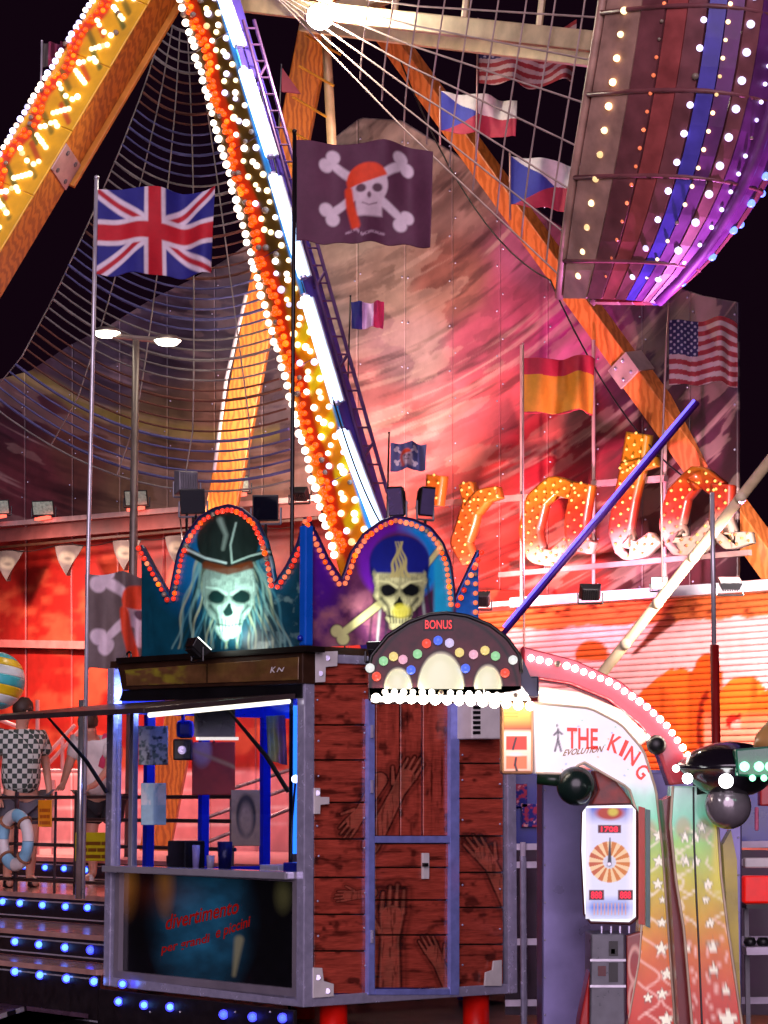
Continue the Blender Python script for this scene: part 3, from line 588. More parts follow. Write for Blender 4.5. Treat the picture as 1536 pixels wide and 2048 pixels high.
def legpaint(x, y):
    c = grad(y + 6 * np.sin(x / 9), [(1540, '#dce8ea'), (1600, '#96dcc0'), (1640, '#6cd0a4'), (1680, '#84c850'), (1760, '#b8b420'), (1830, '#c89a1c'), (1900, '#cc6a28'), (1990, '#c44634'), (2100, '#b82a20'), (2300, '#a81c18')])
    c = c * (0.8 + 0.35 * fbm(x / 20, y / 40))[:, None]
    for k in range(8):
        y0 = 1655 + k * 62
        for ox, s in ((1292, 1), (1352, -1), (1440, -1), (1366, 1)):
            pts = [(ox + s * (6 + 22 * math.sin(i / 9 * math.pi * 2 + k)), y0 + i * 9) for i in range(9)]
            c = mix(c, sm(dpoly(x, y, pts, 2.0), 4) * 0.75, '#f0e4c8' if y0 < 1800 else '#f4c8b8')
    for cx, cy in ((1298, 1655), (1408, 1652), (1366, 1650)): c = mix(c, sm(dell(x, y, cx, cy + 6, 15, 22), 8) * 0.6, '#a88458')
    for s in STARS: c = star(c, x, y, *s)
    return c
LEGM = pmat('glossy decal with glow', 0.22, 0, 0.16, 0.1, 8, 0.03, coat=0.6)  # slight glow added to brighten the leg colours
oA = [(1068, 1406), (1180, 1416), (1242, 1448), (1287, 1500), (1312, 1580), (1325, 1700), (1336, 1850), (1350, 2048), (1364, 2258)]
oB = [(1072, 1546), (1135, 1548), (1166, 1523), (1220, 1532), (1258, 1576), (1282, 1650), (1288, 1780), (1278, 1920), (1255, 2048), (1225, 2258)]
oB = [oB[0], oB[1], oB[2], oB[4], oB[5], oB[6], oB[7], oB[8], oB[9]]; 
def kingpaint(x, y):
    c = legpaint(x, y); m = np.clip((1592 - y) / 50, 0, 1) * np.clip(1.0 + 0 * x, 0, 1)
    w_ = base(x, '#e8e2ea'); c = c * (1 - m[:, None]) + w_ * m[:, None]
    for i in range(26):
        sx, sy = 1090 + (i * 53) % 205, 1440 + (i * 37) % 160; c = mix(c, sm(dell(x, y, sx, sy, 2, 2), 2) * 0.7, ('#4a8ad8', '#58c890', '#d8a048')[i % 3])
    for a, b in (((1114, 1450), (1114, 1452)), ((1116, 1458), (1116, 1478)), ((1116, 1478), (1110, 1502)), ((1116, 1478), (1122, 1502)), ((1116, 1462), (1108, 1470)), ((1116, 1462), (1124, 1468))): c = mix(c, sm(dseg(x, y, a, b, 2.2), 2), '#20242c')
    return c
arm = sheet('side_panel', K, oA, oB, 300, 70, kingpaint, pmat('backlit decal', 0.22, 0, 0.22, 0.08, 8, 0.02, coat=0.6), bm1, w=0.0, thick=0.26, byidx=True)
MB().tube([K.hit(x, y, 0.005) for x, y in along(oA, 60)], 0.007, 6).build('edge_trim', mat('tan edge trim', '#d4c0a4', 0.35, 0.1), bm1, True)
MB().tube([K.hit(x, y, 0.005) for x, y in along(oB, 60)], 0.007, 6).build('edge_trim', MC['tan edge trim'], bm1, True)
TR = mat('red orange print', '#e02a18', 0.3, 0, 0, em='#e82a14', ems=0.35)
text('lettering', 'THE', K, (1134, 1497), (62, 2), (0, -42), TR, bm1, w=0.006)
text('lettering', 'EVOLUTION', K, (1125, 1512), (78, -8), (6, -13), mat('brown gold print', '#a8742c', 0.4), bm1, w=0.006)
for ch, ox, oy, ex, ey in (('K', 1213, 1500, (21, 8), (12, -33)), ('I', 1237, 1510, (7, 4), (14, -31)), ('N', 1246, 1519, (20, 14), (17, -28)), ('G', 1266, 1546, (15, 16), (22, -22))): text('lettering', ch, K, (ox, oy), ex, ey, TR, bm1, w=0.006)
rA = [(1045, 1293), (1150, 1320), (1240, 1362), (1312, 1420), (1358, 1482), (1388, 1565)]; rB = [(1045, 1352), (1140, 1366), (1218, 1398), (1282, 1450), (1322, 1505), (1345, 1570)]
RIM = pmat('pink red fibreglass', 0.25, 0, 0.0, 0.1, 6, 0.02, coat=0.5)
def rimpaint(x, y): return base(x, '#c83a48') * (0.8 + 0.3 * fbm(x / 30, y / 30))[:, None]
rimo = sheet('arm_shell', K, rA, rB, 80, 16, rimpaint, RIM, bm1, w=-0.06, thick=0.30, byidx=True)
q = along([(1062, 1316), (1140, 1333), (1225, 1366), (1290, 1410), (1335, 1452), (1376, 1510)], 22)
for x, y in q: bulb(K.hit(x, y, -0.05), 0.017, HOT_B, bm1)
sheet('bulb_tray', K, [(1076, 1372), (1160, 1384), (1245, 1420), (1302, 1476)], [(1076, 1408), (1170, 1416), (1236, 1446), (1280, 1492)], 40, 10, lambda x, y: base(x, '#d8c8b8'), RIM, bm1, w=-0.10, thick=0.04, byidx=True)
for x, y in along([(1084, 1386), (1160, 1396), (1240, 1430), (1294, 1474)], 15): bulb(K.hit(x, y, -0.05), 0.014, HOT_B, bm1)
MB().lathe(K.hit(1312, 1490, -0.03), [(0.045, 0), (0.05, 0.02), (0.03, 0.05)], 20, (0, -1, 0)).build('speaker', DARK, bm1, True)
MB().pbox(K, 1044, 1352, 1078, 1392, -0.2, 0.0).build('hinge_block', mat('navy block', '#141838', 0.35), bm1, bevel=0.01)
# front end box with its posters
KF = Plane(K.hit(1035, 1470), Vector((0.96, -0.28, 0)))
MB().pbox(K, 1004, 1404, 1066, 1548, -0.26, -0.02).build('front_box', mat('orange cream plastic', '#d8a070', 0.3), bm1, bevel=0.012)
def frontpost(x, y):
    c = grad(y, [(1400, '#f0c040'), (1440, '#e89040'), (1458, '#8a4020'), (1466, '#f4d8c0'), (1545, '#f0b098')])
    c = mix(c, sm(drect(x, y, 1012, 1472, 1054, 1500), 2), '#e03420'); c = mix(c, sm(drect(x, y, 1012, 1512, 1054, 1538), 2), '#f06a40'); c = mix(c, sm(dell(x, y, 1031, 1508, 14, 4), 3), '#c8c0c0')
    for a, b in (((1032, 1476), (1026, 1498)), ((1032, 1516), (1030, 1530)), ((1030, 1530), (1034, 1542))): c = mix(c, sm(dseg(x, y, a, b, 2.5), 2), '#201410')
    return mix(c, sm(drect(x, y, 1008, 1406, 1036, 1436), 2) * (np.sin(y * 0.9) > -0.2) * 0.6, '#5a7a20')
quad('front_poster', K, 1008, 1408, 1062, 1542, 40, 90, frontpost, pmat('backlit poster', 0.3, 0, 0.35, 0.05, 6, 0), bm1, w=-0.012, thick=0.004)
# arched marquee
mA = [(737, 1346), (742, 1312), (775, 1272), (818, 1244), (860, 1229), (893, 1226), (935, 1232), (980, 1250), (1015, 1277), (1040, 1312), (1042, 1345)]
mB = [(737, 1398), (760, 1394), (790, 1392), (820, 1392), (860, 1392), (893, 1391), (935, 1390), (975, 1388), (1005, 1386), (1030, 1382), (1042, 1378)]
def marq(x, y):
    c = base(x, '#4a1420') * (0.35 + 1.2 * fbm(x / 18, y / 14, 4))[:, None]
    r = np.hypot((x - 888) / 152, (y - 1396) / 168); c = mix(c, sm(np.abs(r - 0.98) - 0.02, 0.03), '#0c0608')
    for cx, rx, ry in ((796, 27, 40), (882, 46, 72), (976, 28, 46)):
        d = dell(x, y, cx, 1376, rx + 4, ry + 5); c = mix(c, sm(d, 4), '#241016'); d = dell(x, y, cx, 1376, rx, ry); c = mix(c, sm(d, 4), '#d8d8bc')
    for sx, sy in ((869, 1331), (795, 1350)): c = star(c, x, y, sx, sy, 8, '#6a6a58')
    return mix(c, sm(drect(x, y, 846, 1236, 907, 1262), 2), '#080406')
KM = FP(11.9)
mq = sheet('marquee', KM, mA, mB, 240, 120, marq, pmat('marquee print', 0.5, 0, 0.0, 0.1, 6, 0.02), bm1, w=0.0, thick=0.22, byidx=True)
MB().tube([KM.hit(x, y, 0.0) for x, y in along(mA, 60)], 0.010, 6).build('marquee_edge', DARK, mq, True)
for cx, rx, ry in ((796, 26, 38), (882, 45, 70), (976, 27, 44)):      # domed diffusers
    vs = []; fs = []; nx, ny = 16, 8
    for j in range(ny + 1):
        for i in range(nx + 1):
            a = math.pi * i / nx; k = j / ny; vs.append(KM.hit(cx - rx * math.cos(a) * k, 1378 - ry * math.sin(a) * k, 0.004 + 0.035 * math.sqrt(max(0, 1 - k * k))))
    for j in range(ny):
        for i in range(nx): fs.append((j * (nx + 1) + i, j * (nx + 1) + i + 1, (j + 1) * (nx + 1) + i + 1, (j + 1) * (nx + 1) + i))
    MB().add(vs, fs).build('diffuser', mat('frosted dome', '#d4d4b4', 0.35, 0, 0.05, em='#e8ecc0', ems=0.28), mq, True)
text('digits', 'BONUS', KM, (850, 1258), (54, 0), (0, -18), em('led red', '#e01810', 0.7), mq, w=0.006)
LC = {'w': '#e8ece8', 'r': '#ff5a48', 'g': '#9ad8a0', 'y': '#f0d888', 'p': '#f0b0c8', 'b': '#5a78ff', 'l': '#d8c8f0'}
for x, y, k in ((740, 1336, 'w'), (753, 1353, 'r'), (767, 1322, 'g'), (787, 1313, 'y'), (806, 1319, 'p'), (822, 1340, 'b'), (835, 1308, 'g'), (853, 1287, 'r'), (876, 1281, 'b'), (899, 1286, 'l'), (919, 1305, 'y'), (931, 1337, 'b'), (947, 1309, 'p'), (970, 1301, 'y'), (991, 1312, 'g'), (1026, 1320, 'w'), (1010, 1346, 'r')):
    bulb(KM.hit(x, y, 0.012), 0.024, em('lamp ' + k, LC[k], 0.45), mq, 'lamp')
MB().prism(KM, [(738, 1376), (1044, 1372), (1062, 1400), (742, 1404)], -0.3, 0.0).build('light_tray', WHITEP, mq)
for x, y in along([(752, 1396), (880, 1400), (960, 1403), (1060, 1412)], 14): bulb(KM.hit(x, y, 0.015), 0.026, HOT_B, mq)
for x, y in along([(770, 1384), (880, 1385), (1050, 1392)], 16): bulb(KM.hit(x, y, 0.02), 0.015, HOT_B, mq)
MB().prism(KM, [(1036, 1318), (1046, 1318), (1078, 1392), (1036, 1394)], -0.22, -0.02).build('marquee_cheek', mat('navy block', '#141838'), mq)
# support of the marquee along the arm
MB().bar(KM.hit(890, 1388, -0.25), K.hit(1150, 1395, -0.3), 0.10, 0.05).build('marquee_beam', REDP, bm1)
# punching ball
MB().lathe(K.hit(1152, 1572, 0.0), [(0.001, -0.098)] + [(0.098 * math.cos(t), 0.098 * math.sin(t)) for t in [x * math.pi / 16 - math.pi / 2 for x in range(1, 16)]] + [(0.001, 0.098)], 24, (-0.9, 0, 0.3)).build('punching_ball', mat('dark green leather', '#142420', 0.22, 0, 0.3), bm1, True)
MB().tube([K.hit(1075, 1556, -0.06), K.hit(1130, 1562, -0.04)], 0.032, 12).build('ball_arm', mat('dark green metal', '#16301e', 0.3), bm1, True)
MB().prism(K, [(1186, 1540), (1222, 1548), (1262, 1600), (1268, 1618), (1180, 1612), (1196, 1580)], -0.22, -0.05).build('throat_panel', mat('red fur print', '#8a3028', 0.4, 0, 0.5, 16), bm1, bevel=0.01)
# dial display
KD = Plane(K.hit(1218, 1730), Vector((0.985, -0.17, 0)))
MB().prism(KD, [(1176, 1608), (1262, 1606), (1276, 1622), (1276, 1838), (1262, 1850), (1180, 1848), (1166, 1830), (1160, 1700), (1162, 1624)], -0.09, 0.0).build('display_box', mat('maroon box', '#4a1418', 0.3), bm1, bevel=0.008)
MB().prism(KD, [(1174, 1612), (1262, 1610), (1271, 1620), (1271, 1834), (1258, 1844), (1182, 1842), (1170, 1828), (1163, 1700), (1165, 1624)], 0.0, 0.012).build('display_rim', em('display glow', '#eef2ff', 0.7), bm1)
def dial(x, y):
    c = grad(y, [(1615, '#3a58c0'), (1650, '#d8dcf0'), (1790, '#d8e0f0'), (1815, '#5a80d8'), (1840, '#dce4f0')])
    c = mix(c, sm(np.abs(x - 1218) - 36, 8) * 0 + sm(38 - np.abs(x - 1218), 10) * 0.5, '#f4f4fa')
    c = mix(c, sm(dell(x, y, 1220, 1626, 28, 14), 6), '#a83820'); c = mix(c, sm(dell(x, y, 1226, 1624, 10, 8), 5), '#c8b840')
    a = np.arctan2(y - 1724, x - 1219); rr = np.hypot(x - 1219, (y - 1724)); k = (np.sin(a * 13) > 0)
    ring = sm(np.abs(rr - 27) - 14, 3); cc = np.clip((1260 - y - (x - 1219)) / 60, 0, 1)
    c = mix(c, ring * 0.95, '#e8c890'); c = mix(c, ring * k, '#c87830'); c = mix(c, ring * k * np.clip((1219 - x) / 30, 0, 1), '#b85a38')
    c = mix(c, sm(rr - 12, 4), '#c8ccd8'); c = mix(c, sm(dseg(x, y, (1219, 1728), (1220, 1676), 4, 1), 2), '#202838')
    for x0, y0, x1, y1 in ((1196, 1650, 1242, 1666), (1178, 1780, 1208, 1800), (1236, 1780, 1266, 1800)): c = mix(c, sm(drect(x, y, x0, y0, x1, y1), 2), '#4a0410')
    c = mix(c, sm(drect(x, y, 1184, 1806, 1256, 1830), 3) * (np.sin(x * 0.9) > 0.2) * 0.7, '#e0a070')
    return c
quad('dial_face', KD, 1171, 1616, 1266, 1838, 110, 200, dial, pmat('backlit dial', 0.35, 0, 0.22, 0.0, 6, 0), bm1, w=0.016, thick=0.003)
RL_ = em('led crimson', '#ff1030', 1.0)
text('digits', '1708', KD, (1202, 1664), (34, 0), (0, -11), RL_, bm1, w=0.02); text('digits', '888', KD, (1182, 1797), (22, 0), (0, -14), RL_, bm1, w=0.02); text('digits', '888', KD, (1240, 1797), (22, 0), (0, -14), RL_, bm1, w=0.02)
MB().lathe(KD.hit(1219, 1728, 0.018), [(0.012, 0), (0.008, 0.02)], 12, KD.W).build('pointer_hub', CHROME, bm1)
MB().prism(KD, [(1277, 1612), (1290, 1616), (1290, 1850), (1277, 1848)], -0.1, -0.005).build('display_side', pmat('x', 0.3) if False else mat('red yellow side', '#b8381c', 0.3), bm1)
MB().prism(KD, [(1291, 1618), (1300, 1620), (1300, 1856), (1291, 1852)], -0.1, -0.005).build('display_strip', mat('teal grey strip', '#48605c', 0.3, 0.4), bm1)
for x in (1203, 1222, 1240, 1258): MB().tube([KD.hit(x, 1852, -0.02), KD.hit(x, 1866, -0.02)], 0.006, 6).build('standoff', STEEL, bm1)
# coin box
KB = FP(12.02)
cb = MB().prism(KB, [(1182, 1868), (1250, 1868), (1252, 2258), (1176, 2258)], -0.28, 0.06).build('coin_box', mat('graphite metal', '#5a5a62', 0.3, 0.3, 0.2, 18), bm1, bevel=0.008)
for y in (1918, 1970): MB().pbox(KB, 1180, y, 1252, y + 5, 0.06, 0.066).build('coin_box_trim', CHROME, cb)
for x0, y0, x1, y1, m in ((1218, 1882, 1236, 1912, DARK), (1196, 1932, 1212, 1952, mat('dark red lens', '#5a1018', 0.2)), (1218, 1925, 1236, 1964, DARK), (1222, 1898, 1230, 1908, mat('gold lens', '#c8a850', 0.2, 0.5))): MB().pbox(KB, x0, y0, x1, y1, 0.06, 0.068).build('coin_slot', m, cb)
MB().prism(KB, [(1180, 1940), (1176, 2258), (1130, 2258), (1160, 2040)], -0.2, 0.02).build('base_flare', REDP, bm1, bevel=0.01)
def flare(x, y):
    c = grad(y, [(1870, '#8a4038'), (1960, '#b83028'), (2258, '#e02020')])
    for k in range(4): c = mix(c, sm(np.abs(dell(x, y, 1270, 1930 + k * 70, 12, 34)) - 2, 3), '#f0b8a0')
    return c
sheet('base_side', KB, [(1254, 1872), (1286, 1862)], [(1256, 2258), (1226, 2258)], 24, 100, flare, RIM, bm1, w=0.03, thick=0.1)
MB().prism(K, [(1160, 2250), (1380, 2250), (1380, 2262), (1150, 2262)], -0.6, 0.2).build('base_plate', DARK, bm1)
# ================================================================== boxing machine on the right
bm2 = thing('boxing_machine', 'green to red starred boxing machine with chrome ball under a black dish head', 'arcade machine', (P(1420, 2200, 11.7).x, 11.7, 0), 'boxing machines')
J = FP(11.8)
jA = [(1346, 1572), (1341, 1650), (1352, 1760), (1368, 1860), (1384, 2048), (1398, 2270)]; jB = [(1418, 1572), (1436, 1650), (1442, 1750), (1456, 1860), (1484, 2048), (1506, 2270)]
def legpaint2(x, y):
    c = legpaint(x, y); return mix(c, sm(drect(x, y, 1426, 1640, 1460, 1800), 10) * sm(y - 1790, 60), '#c8c020')
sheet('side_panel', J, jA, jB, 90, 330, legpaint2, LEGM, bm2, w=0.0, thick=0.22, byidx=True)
MB().tube([J.hit(x, y, 0.002) for x, y in ((1387, 1574), (1388, 1680), (1393, 1800), (1398, 1900), (1404, 2048), (1412, 2270))], 0.005, 6).build('seam', DARK, bm2)
for e in (jA, jB): MB().tube([J.hit(x, y, 0.003) for x, y in along(e, 40)], 0.007, 6).build('edge_trim', MC['tan edge trim'], bm2, True)
MB().prism(J, [(1326, 1600), (1345, 1590), (1352, 1760), (1368, 1860), (1384, 2048), (1398, 2268), (1372, 2268), (1346, 1850), (1336, 1700)], -0.30, -0.06).build('rear_shell', mat('dark red shell', '#6a1414', 0.3, 0, 0.2, coat=0.4), bm2)
MB().prism(J, [(1446, 1690), (1462, 1660), (1474, 1720), (1478, 1900), (1490, 2268), (1462, 2268), (1456, 1860)], -0.16, -0.03).build('yellow_shell', mat('yellow shell', '#b8a82c', 0.3, 0, 0.3, 5, coat=0.4), bm2)
jc = P(1462, 1540, 11.65)
def zrow(y, Y=11.65): return P(1462, y, Y).z - jc.z
MB().lathe(jc, [(0.001, zrow(1482)), (0.10, zrow(1488)), (0.19, zrow(1503)), (0.265, zrow(1528)), (0.275, zrow(1536)), (0.25, zrow(1540)), (0.21, zrow(1556)), (0.15, zrow(1580)), (0.10, zrow(1590))], 40).build('head', mat('black gloss plastic', '#17121a', 0.14, 0, 0.15, coat=0.6), bm2, True)
MB().lathe(P(1456, 1612, 11.62), [(0.001, -0.112)] + [(0.112 * math.cos(t), 0.112 * math.sin(t)) for t in [x * math.pi / 18 - math.pi / 2 for x in range(1, 18)]] + [(0.001, 0.112)], 28).build('punching_ball', mat('chrome black leather', '#8a8088', 0.14, 0.5, 0.3, 9), bm2, True)
for x, y, r in ((1375, 1557, 0.026), (1452, 1562, 0.036), (1352, 1537, 0.018)): bulb(P(x, y, 11.40), r, em('white spot lamp', '#ffffff', 4.0), bm2, 'lamp')
gb = MB().prism(FP(11.36), [(1470, 1498), (1560, 1490), (1560, 1556), (1474, 1552)], -0.12, 0.0).build('green_light_box', mat('green box', '#0a6a4a', 0.25, coat=0.5), bm2, bevel=0.01)
for x in (1489, 1518, 1540): bulb(P(x, 1533, 11.35), 0.024, em('green lamp', '#90ffc8', 1.6), gb, 'lamp')
for x in (1505, 1528): bulb(P(x, 1556, 11.35), 0.016, em('green lamp', '#90ffc8', 1.6), gb, 'lamp')
MB().bar(P(1400, 1575, 11.85), P(1462, 1560, 11.7), 0.1, 0.08).build('neck', DARK, bm2)
MB().lathe(P(1545, 1478, 11.7), [(0.1, -0.05), (0.08, 0.02), (0.02, 0.09)], 20).build('tan_cap', mat('tan leather', '#b88a50', 0.4), bm2, True)
# ================================================================== metal cabinet behind the machines
cab = MB().pbox(FP(13.2), 1084, 1546, 1484, 2198, -0.45, 0.0).build('metal_cabinet', mat('violet grey sheet steel', '#7a74a4', 0.30, 0.5, 0.45, 2.5, 0.08), None, bevel=0.01)
tag(cab, 'plain grey violet sheet metal cabinet behind the boxing machines', 'cabinet')
for y in range(1580, 2050, 75): bulb(P(1090, y, 13.19), 0.006, CHROME, cab, 'rivet', 1); bulb(P(1477, y + 20, 13.19), 0.006, CHROME, cab, 'rivet', 1)
# ================================================================== backdrop plane of the ride
BD = Plane((1.37, 24.0, 0), (0.633, -0.774, 0)); UB = BD.U; aB = dR
def pxof(p): x, y = proj(np.array([list(p)])); return float(x[0]), float(y[0])
def G(px, py, z):
    d = ray(px, py); t = (z - EYE) / d.z; return Vector((0, 0, EYE)) + d * t
# --- red wall behind the platform, in panels
wall = thing('ride_wall', 'long red panelled wall behind the ride platform under the lighting beam', 'wall', BD.hit(300, 1700))
def redwall(x, y):
    n = fbm(x / 40, y / 70, 4)
    c = base(x, '#a02018') * (0.5 + 0.8 * n)[:, None]
    c = mix(c, np.clip((fbm(x / 60 + 4, y / 40 + 7, 4) - 0.5) * 4, 0, 0.55), '#c85838')
    c = mix(c, np.clip((y - 1535) / 12, 0, 1) * 0.8, '#e08888'); c = mix(c, sm(np.abs((y % 34) - 17) - 1.5, 2) * (y > 1545) * 0.6, '#f0c8c0')  # pink light on the lower wall put into its colour, with pale stripes
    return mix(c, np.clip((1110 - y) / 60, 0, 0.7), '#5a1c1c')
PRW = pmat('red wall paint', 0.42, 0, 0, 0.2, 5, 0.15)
xs = [-40 + 92 * i for i in range(13)]
def toprow(x): return 1052 - 0.083 * x if x < 640 else 1180
for i in range(12):
    x0, x1 = xs[i] + 1, xs[i + 1] - 1
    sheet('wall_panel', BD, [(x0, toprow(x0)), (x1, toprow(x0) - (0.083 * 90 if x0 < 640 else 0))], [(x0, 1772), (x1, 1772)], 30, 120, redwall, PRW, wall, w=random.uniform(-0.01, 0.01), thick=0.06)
MB().bar(BD.hit(-40, 1286, 0.06), BD.hit(215, 1291, 0.06), 0.07, 0.10).build('ledge', mat('pink ledge', '#c87068', 0.4), wall)
# --- added tall boards, the blurred light sweep of the ship painted on
ANCH = [(40, 840, '#4a2430'), (200, 740, '#54485a'), (330, 690, '#4a3e50'), (150, 900, '#6a4038'), (330, 850, '#7a6448'), (430, 860, '#9a7060'), (480, 660, '#5a5060'), (620, 360, '#8a8078'), (800, 320, '#9a847c'), (900, 400, '#7a5a58'), (1060, 520, '#844060'), (1200, 600, '#6a2a60'), (1350, 680, '#38203c'), (1500, 720, '#2c1830'), (60, 950, '#6a3038'), (300, 930, '#8a6a50'), (470, 880, '#a87a68'), (480, 980, '#c08878'), (560, 800, '#6a5a68'), (640, 640, '#8a7a78'), (700, 450, '#9a8a80'), (760, 560, '#8a7068'), (900, 560, '#7a4a44'), (820, 700, '#806068'),
        (720, 820, '#a86468'), (800, 860, '#b85a60'), (960, 680, '#8a3a50'), (1030, 620, '#943a58'), (1150, 690, '#b02a80'), (1000, 800, '#c04a58'), (1080, 900, '#b81830'), (960, 980, '#c84040'), (900, 1060, '#c85048'), (1200, 850, '#6a1426'), (1270, 780, '#4a1a3a'),
        (1300, 950, '#481018'), (1400, 1000, '#3c0c16'), (1400, 850, '#3a1428'), (1480, 900, '#34101e'), (1100, 1120, '#b82820'), (1300, 1150, '#3a0c10'), (1010, 1180, '#c83028'), (650, 1000, '#b88078'), (1536, 1100, '#2a0a10')]
def sweep_paint(x, y):
    w_ = np.zeros(len(x)); c = np.zeros((len(x), 3)); sx = x + 40 * (fbm(x / 90, y / 90) - 0.5); sy = y + 40 * (fbm(x / 90 + 7, y / 90 + 3) - 0.5)
    for ax, ay, col in ANCH:
        k = 1.0 / ((sx - ax) ** 2 + (sy - ay) ** 2 + 500) ** 2.4; c += k[:, None] * lin(col); w_ += k
    c /= w_[:, None]
    rr_ = np.hypot(x - 500, y + 50); an = np.arctan2(x - 500, y + 50)                # arcs round the axle imitate the blurred light trails
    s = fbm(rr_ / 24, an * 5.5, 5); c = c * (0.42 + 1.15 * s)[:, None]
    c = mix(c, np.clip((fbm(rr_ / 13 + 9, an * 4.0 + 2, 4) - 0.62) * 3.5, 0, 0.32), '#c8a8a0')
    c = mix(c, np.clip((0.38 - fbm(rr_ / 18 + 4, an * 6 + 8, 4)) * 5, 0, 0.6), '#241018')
    for k_, (th, col) in enumerate(((0.60, '#1c0c14'), (0.66, '#d0b0a4'), (0.72, '#3a1420'))):       # crisp edged patches along the trails
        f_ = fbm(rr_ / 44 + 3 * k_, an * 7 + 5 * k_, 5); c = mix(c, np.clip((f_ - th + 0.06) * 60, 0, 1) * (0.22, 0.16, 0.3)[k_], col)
    return mix(c, sm(np.abs(rr_ - 905 - 30 * fbm(an * 9, an * 0) ) - 14, 16) * (x < 560) * 0.45, '#b0a040')  # yellow light trail painted as an arc
scen = thing('sweep_board', 'added tall board with the blurred light sweep of the ship painted on', 'light sweep board', BD.hit(900, 1200, -0.5))
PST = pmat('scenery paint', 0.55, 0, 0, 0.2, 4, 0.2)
prof = [(-45, 770), (60, 742), (140, 690), (220, 650), (300, 600), (380, 560), (450, 520), (520, 470), (580, 400), (650, 290), (720, 235), (800, 240), (880, 290), (960, 340), (1060, 410), (1160, 480), (1260, 540), (1400, 590), (1560, 620)]
pxp = [p[0] for p in prof]; pyp = [p[1] for p in prof]
ed = list(range(-45, 1570, 95))
for i in range(len(ed) - 1):
    x0, x1 = ed[i] + 0.7, ed[i + 1] - 0.7; xx = np.linspace(x0, x1, 10)
    sheet('sweep_panel', BD, [(x, float(np.interp(x, pxp, pyp))) for x in xx], [(x, 1260 if x > 640 else 1100) for x in xx], 48, 300, sweep_paint, PST, scen, w=-0.5 + random.uniform(-0.006, 0.006), thick=0.04)
    for y in range(int(np.interp(x0, pxp, pyp)) + 40, 1180, 90): bulb(BD.hit(x0 + 5, y, -0.49), 0.012, STEEL, scen, 'screw', 1); bulb(BD.hit(x1 - 5, y + 6, -0.49), 0.012, STEEL, scen, 'screw', 1)
# --- white gutter rail and roller shutter with painted desert
gut = MB().bar(BD.hit(1030, 1206, 0.12), BD.hit(1570, 1169, 0.12), 0.16, 0.10).build('gutter_rail', mat('white gutter', '#c8c4cc', 0.35, 0.3, 0.15), None, bevel=0.01); tag(gut, 'long white gutter rail above the painted roller shutter', 'gutter')
MB().bar(BD.hit(900, 1216, 0.05), BD.hit(1031, 1206, 0.05), 0.06, 0.05).build('gutter_end', WHITEP, gut)
shut = thing('roller_shutter', 'roller shutter painted with orange rocks under a pink sky', 'shutter', BD.hit(1300, 1500))
def desert(x, y):
    c = base(x, '#e8a4a2') * (0.85 + 0.25 * fbm(x / 60, y / 30))[:, None]
    c = mix(c, sm(y - (1238 + 16 * fbm(x / 22, y * 0 + 3) + 0.06 * (1300 - x)), 4), '#b8582c'); c = mix(c, sm(y - 1232, 10) * np.clip((fbm(x / 18, y / 12) - 0.5) * 5, 0, 1), '#6a2010')
    def rock(c, cx, top, wd, col):
        k = np.abs(x - cx) / wd; ytop = top + 18 * k ** 2 * 2 + 10 * fbm(x / 9 + cx, y * 0) ; c = mix(c, np.clip((y - ytop) / 2, 0, 1) * (k < 1.2) * np.clip((1.15 - k) * 9, 0, 1), col)
        return mix(c, np.clip((y - ytop) / 2, 0, 1) * sm(np.abs(x - cx - wd * 0.4) - wd * 0.12, 5) * 0.6, '#9a3408')
    for cx, top, wd, col in ((1360, 1330, 60, '#e0601c'), (1310, 1362, 40, '#d8561c'), (1415, 1300, 28, '#cc4c14'), (1490, 1345, 50, '#e46a20'), (1550, 1370, 50, '#d85818')): c = rock(c, cx, top, wd, col)
    c = mix(c, np.clip((y - 1420) / 50, 0, 0.85) * (x > 1410), '#e08a70')
    c = mix(c, sm(np.maximum(dell(x, y, 1185, 1312, 34, 32), y - 1322), 4), '#a84818')
    for a, b, r in (((1340, 1240), (1290, 1290), 12), ((1325, 1245), (1275, 1303), 8), ((1300, 1275), (1268, 1308), 4)): c = mix(c, sm(dseg(x, y, a, b, r, 3), 4), '#6a2418')
    for a, b in (((1406, 1420), (1398, 1445)), ((1398, 1445), (1400, 1490))): c = mix(c, sm(dseg(x, y, a, b, 3), 2), '#7a1408')
    c = mix(c, sm(dell(x, y, 1468, 1444, 16, 15), 3), '#b81c14'); c = mix(c, sm(dell(x, y, 1474, 1450, 10, 11), 2), '#e89a8a'); c = mix(c, sm(dseg(x, y, (1470, 1440), (1482, 1428), 2.5), 2), '#a01810')
    for cx in (1395, 1400): c = mix(c, sm(np.abs(dell(x, y, 1418, 1450, 20, 60)) - 3, 3) * (x < 1420) * 0.8, '#7a1408')
    return c
SHU = pmat('shutter paint', 0.38, 0.1, 0, 0.12, 7, 0.08)
u0, u1 = -1.2, 3.75
for k in range(40):
    z0 = 3.58 - k * 0.058
    pa = [pxof(BD.O + UB * u + Z * z0) for u in (u0, u1)]; pb = [pxof(BD.O + UB * u + Z * (z0 - 0.0572)) for u in (u0, u1)]
    o = sheet('slat', BD, pa, pb, 150, 4, desert, SHU, shut, w=0.03, thick=0.012, disp=lambda u, v: 0.012 * np.sin(np.pi * v))
MB().obox(BD.O + UB * u0 + Z * 2.4, BD.O + UB * u1 + Z * 2.4, BD.W, Z, 0.02, 2.5).build('backing', mat('shutter shadow', '#8a4038', 0.6), shut)
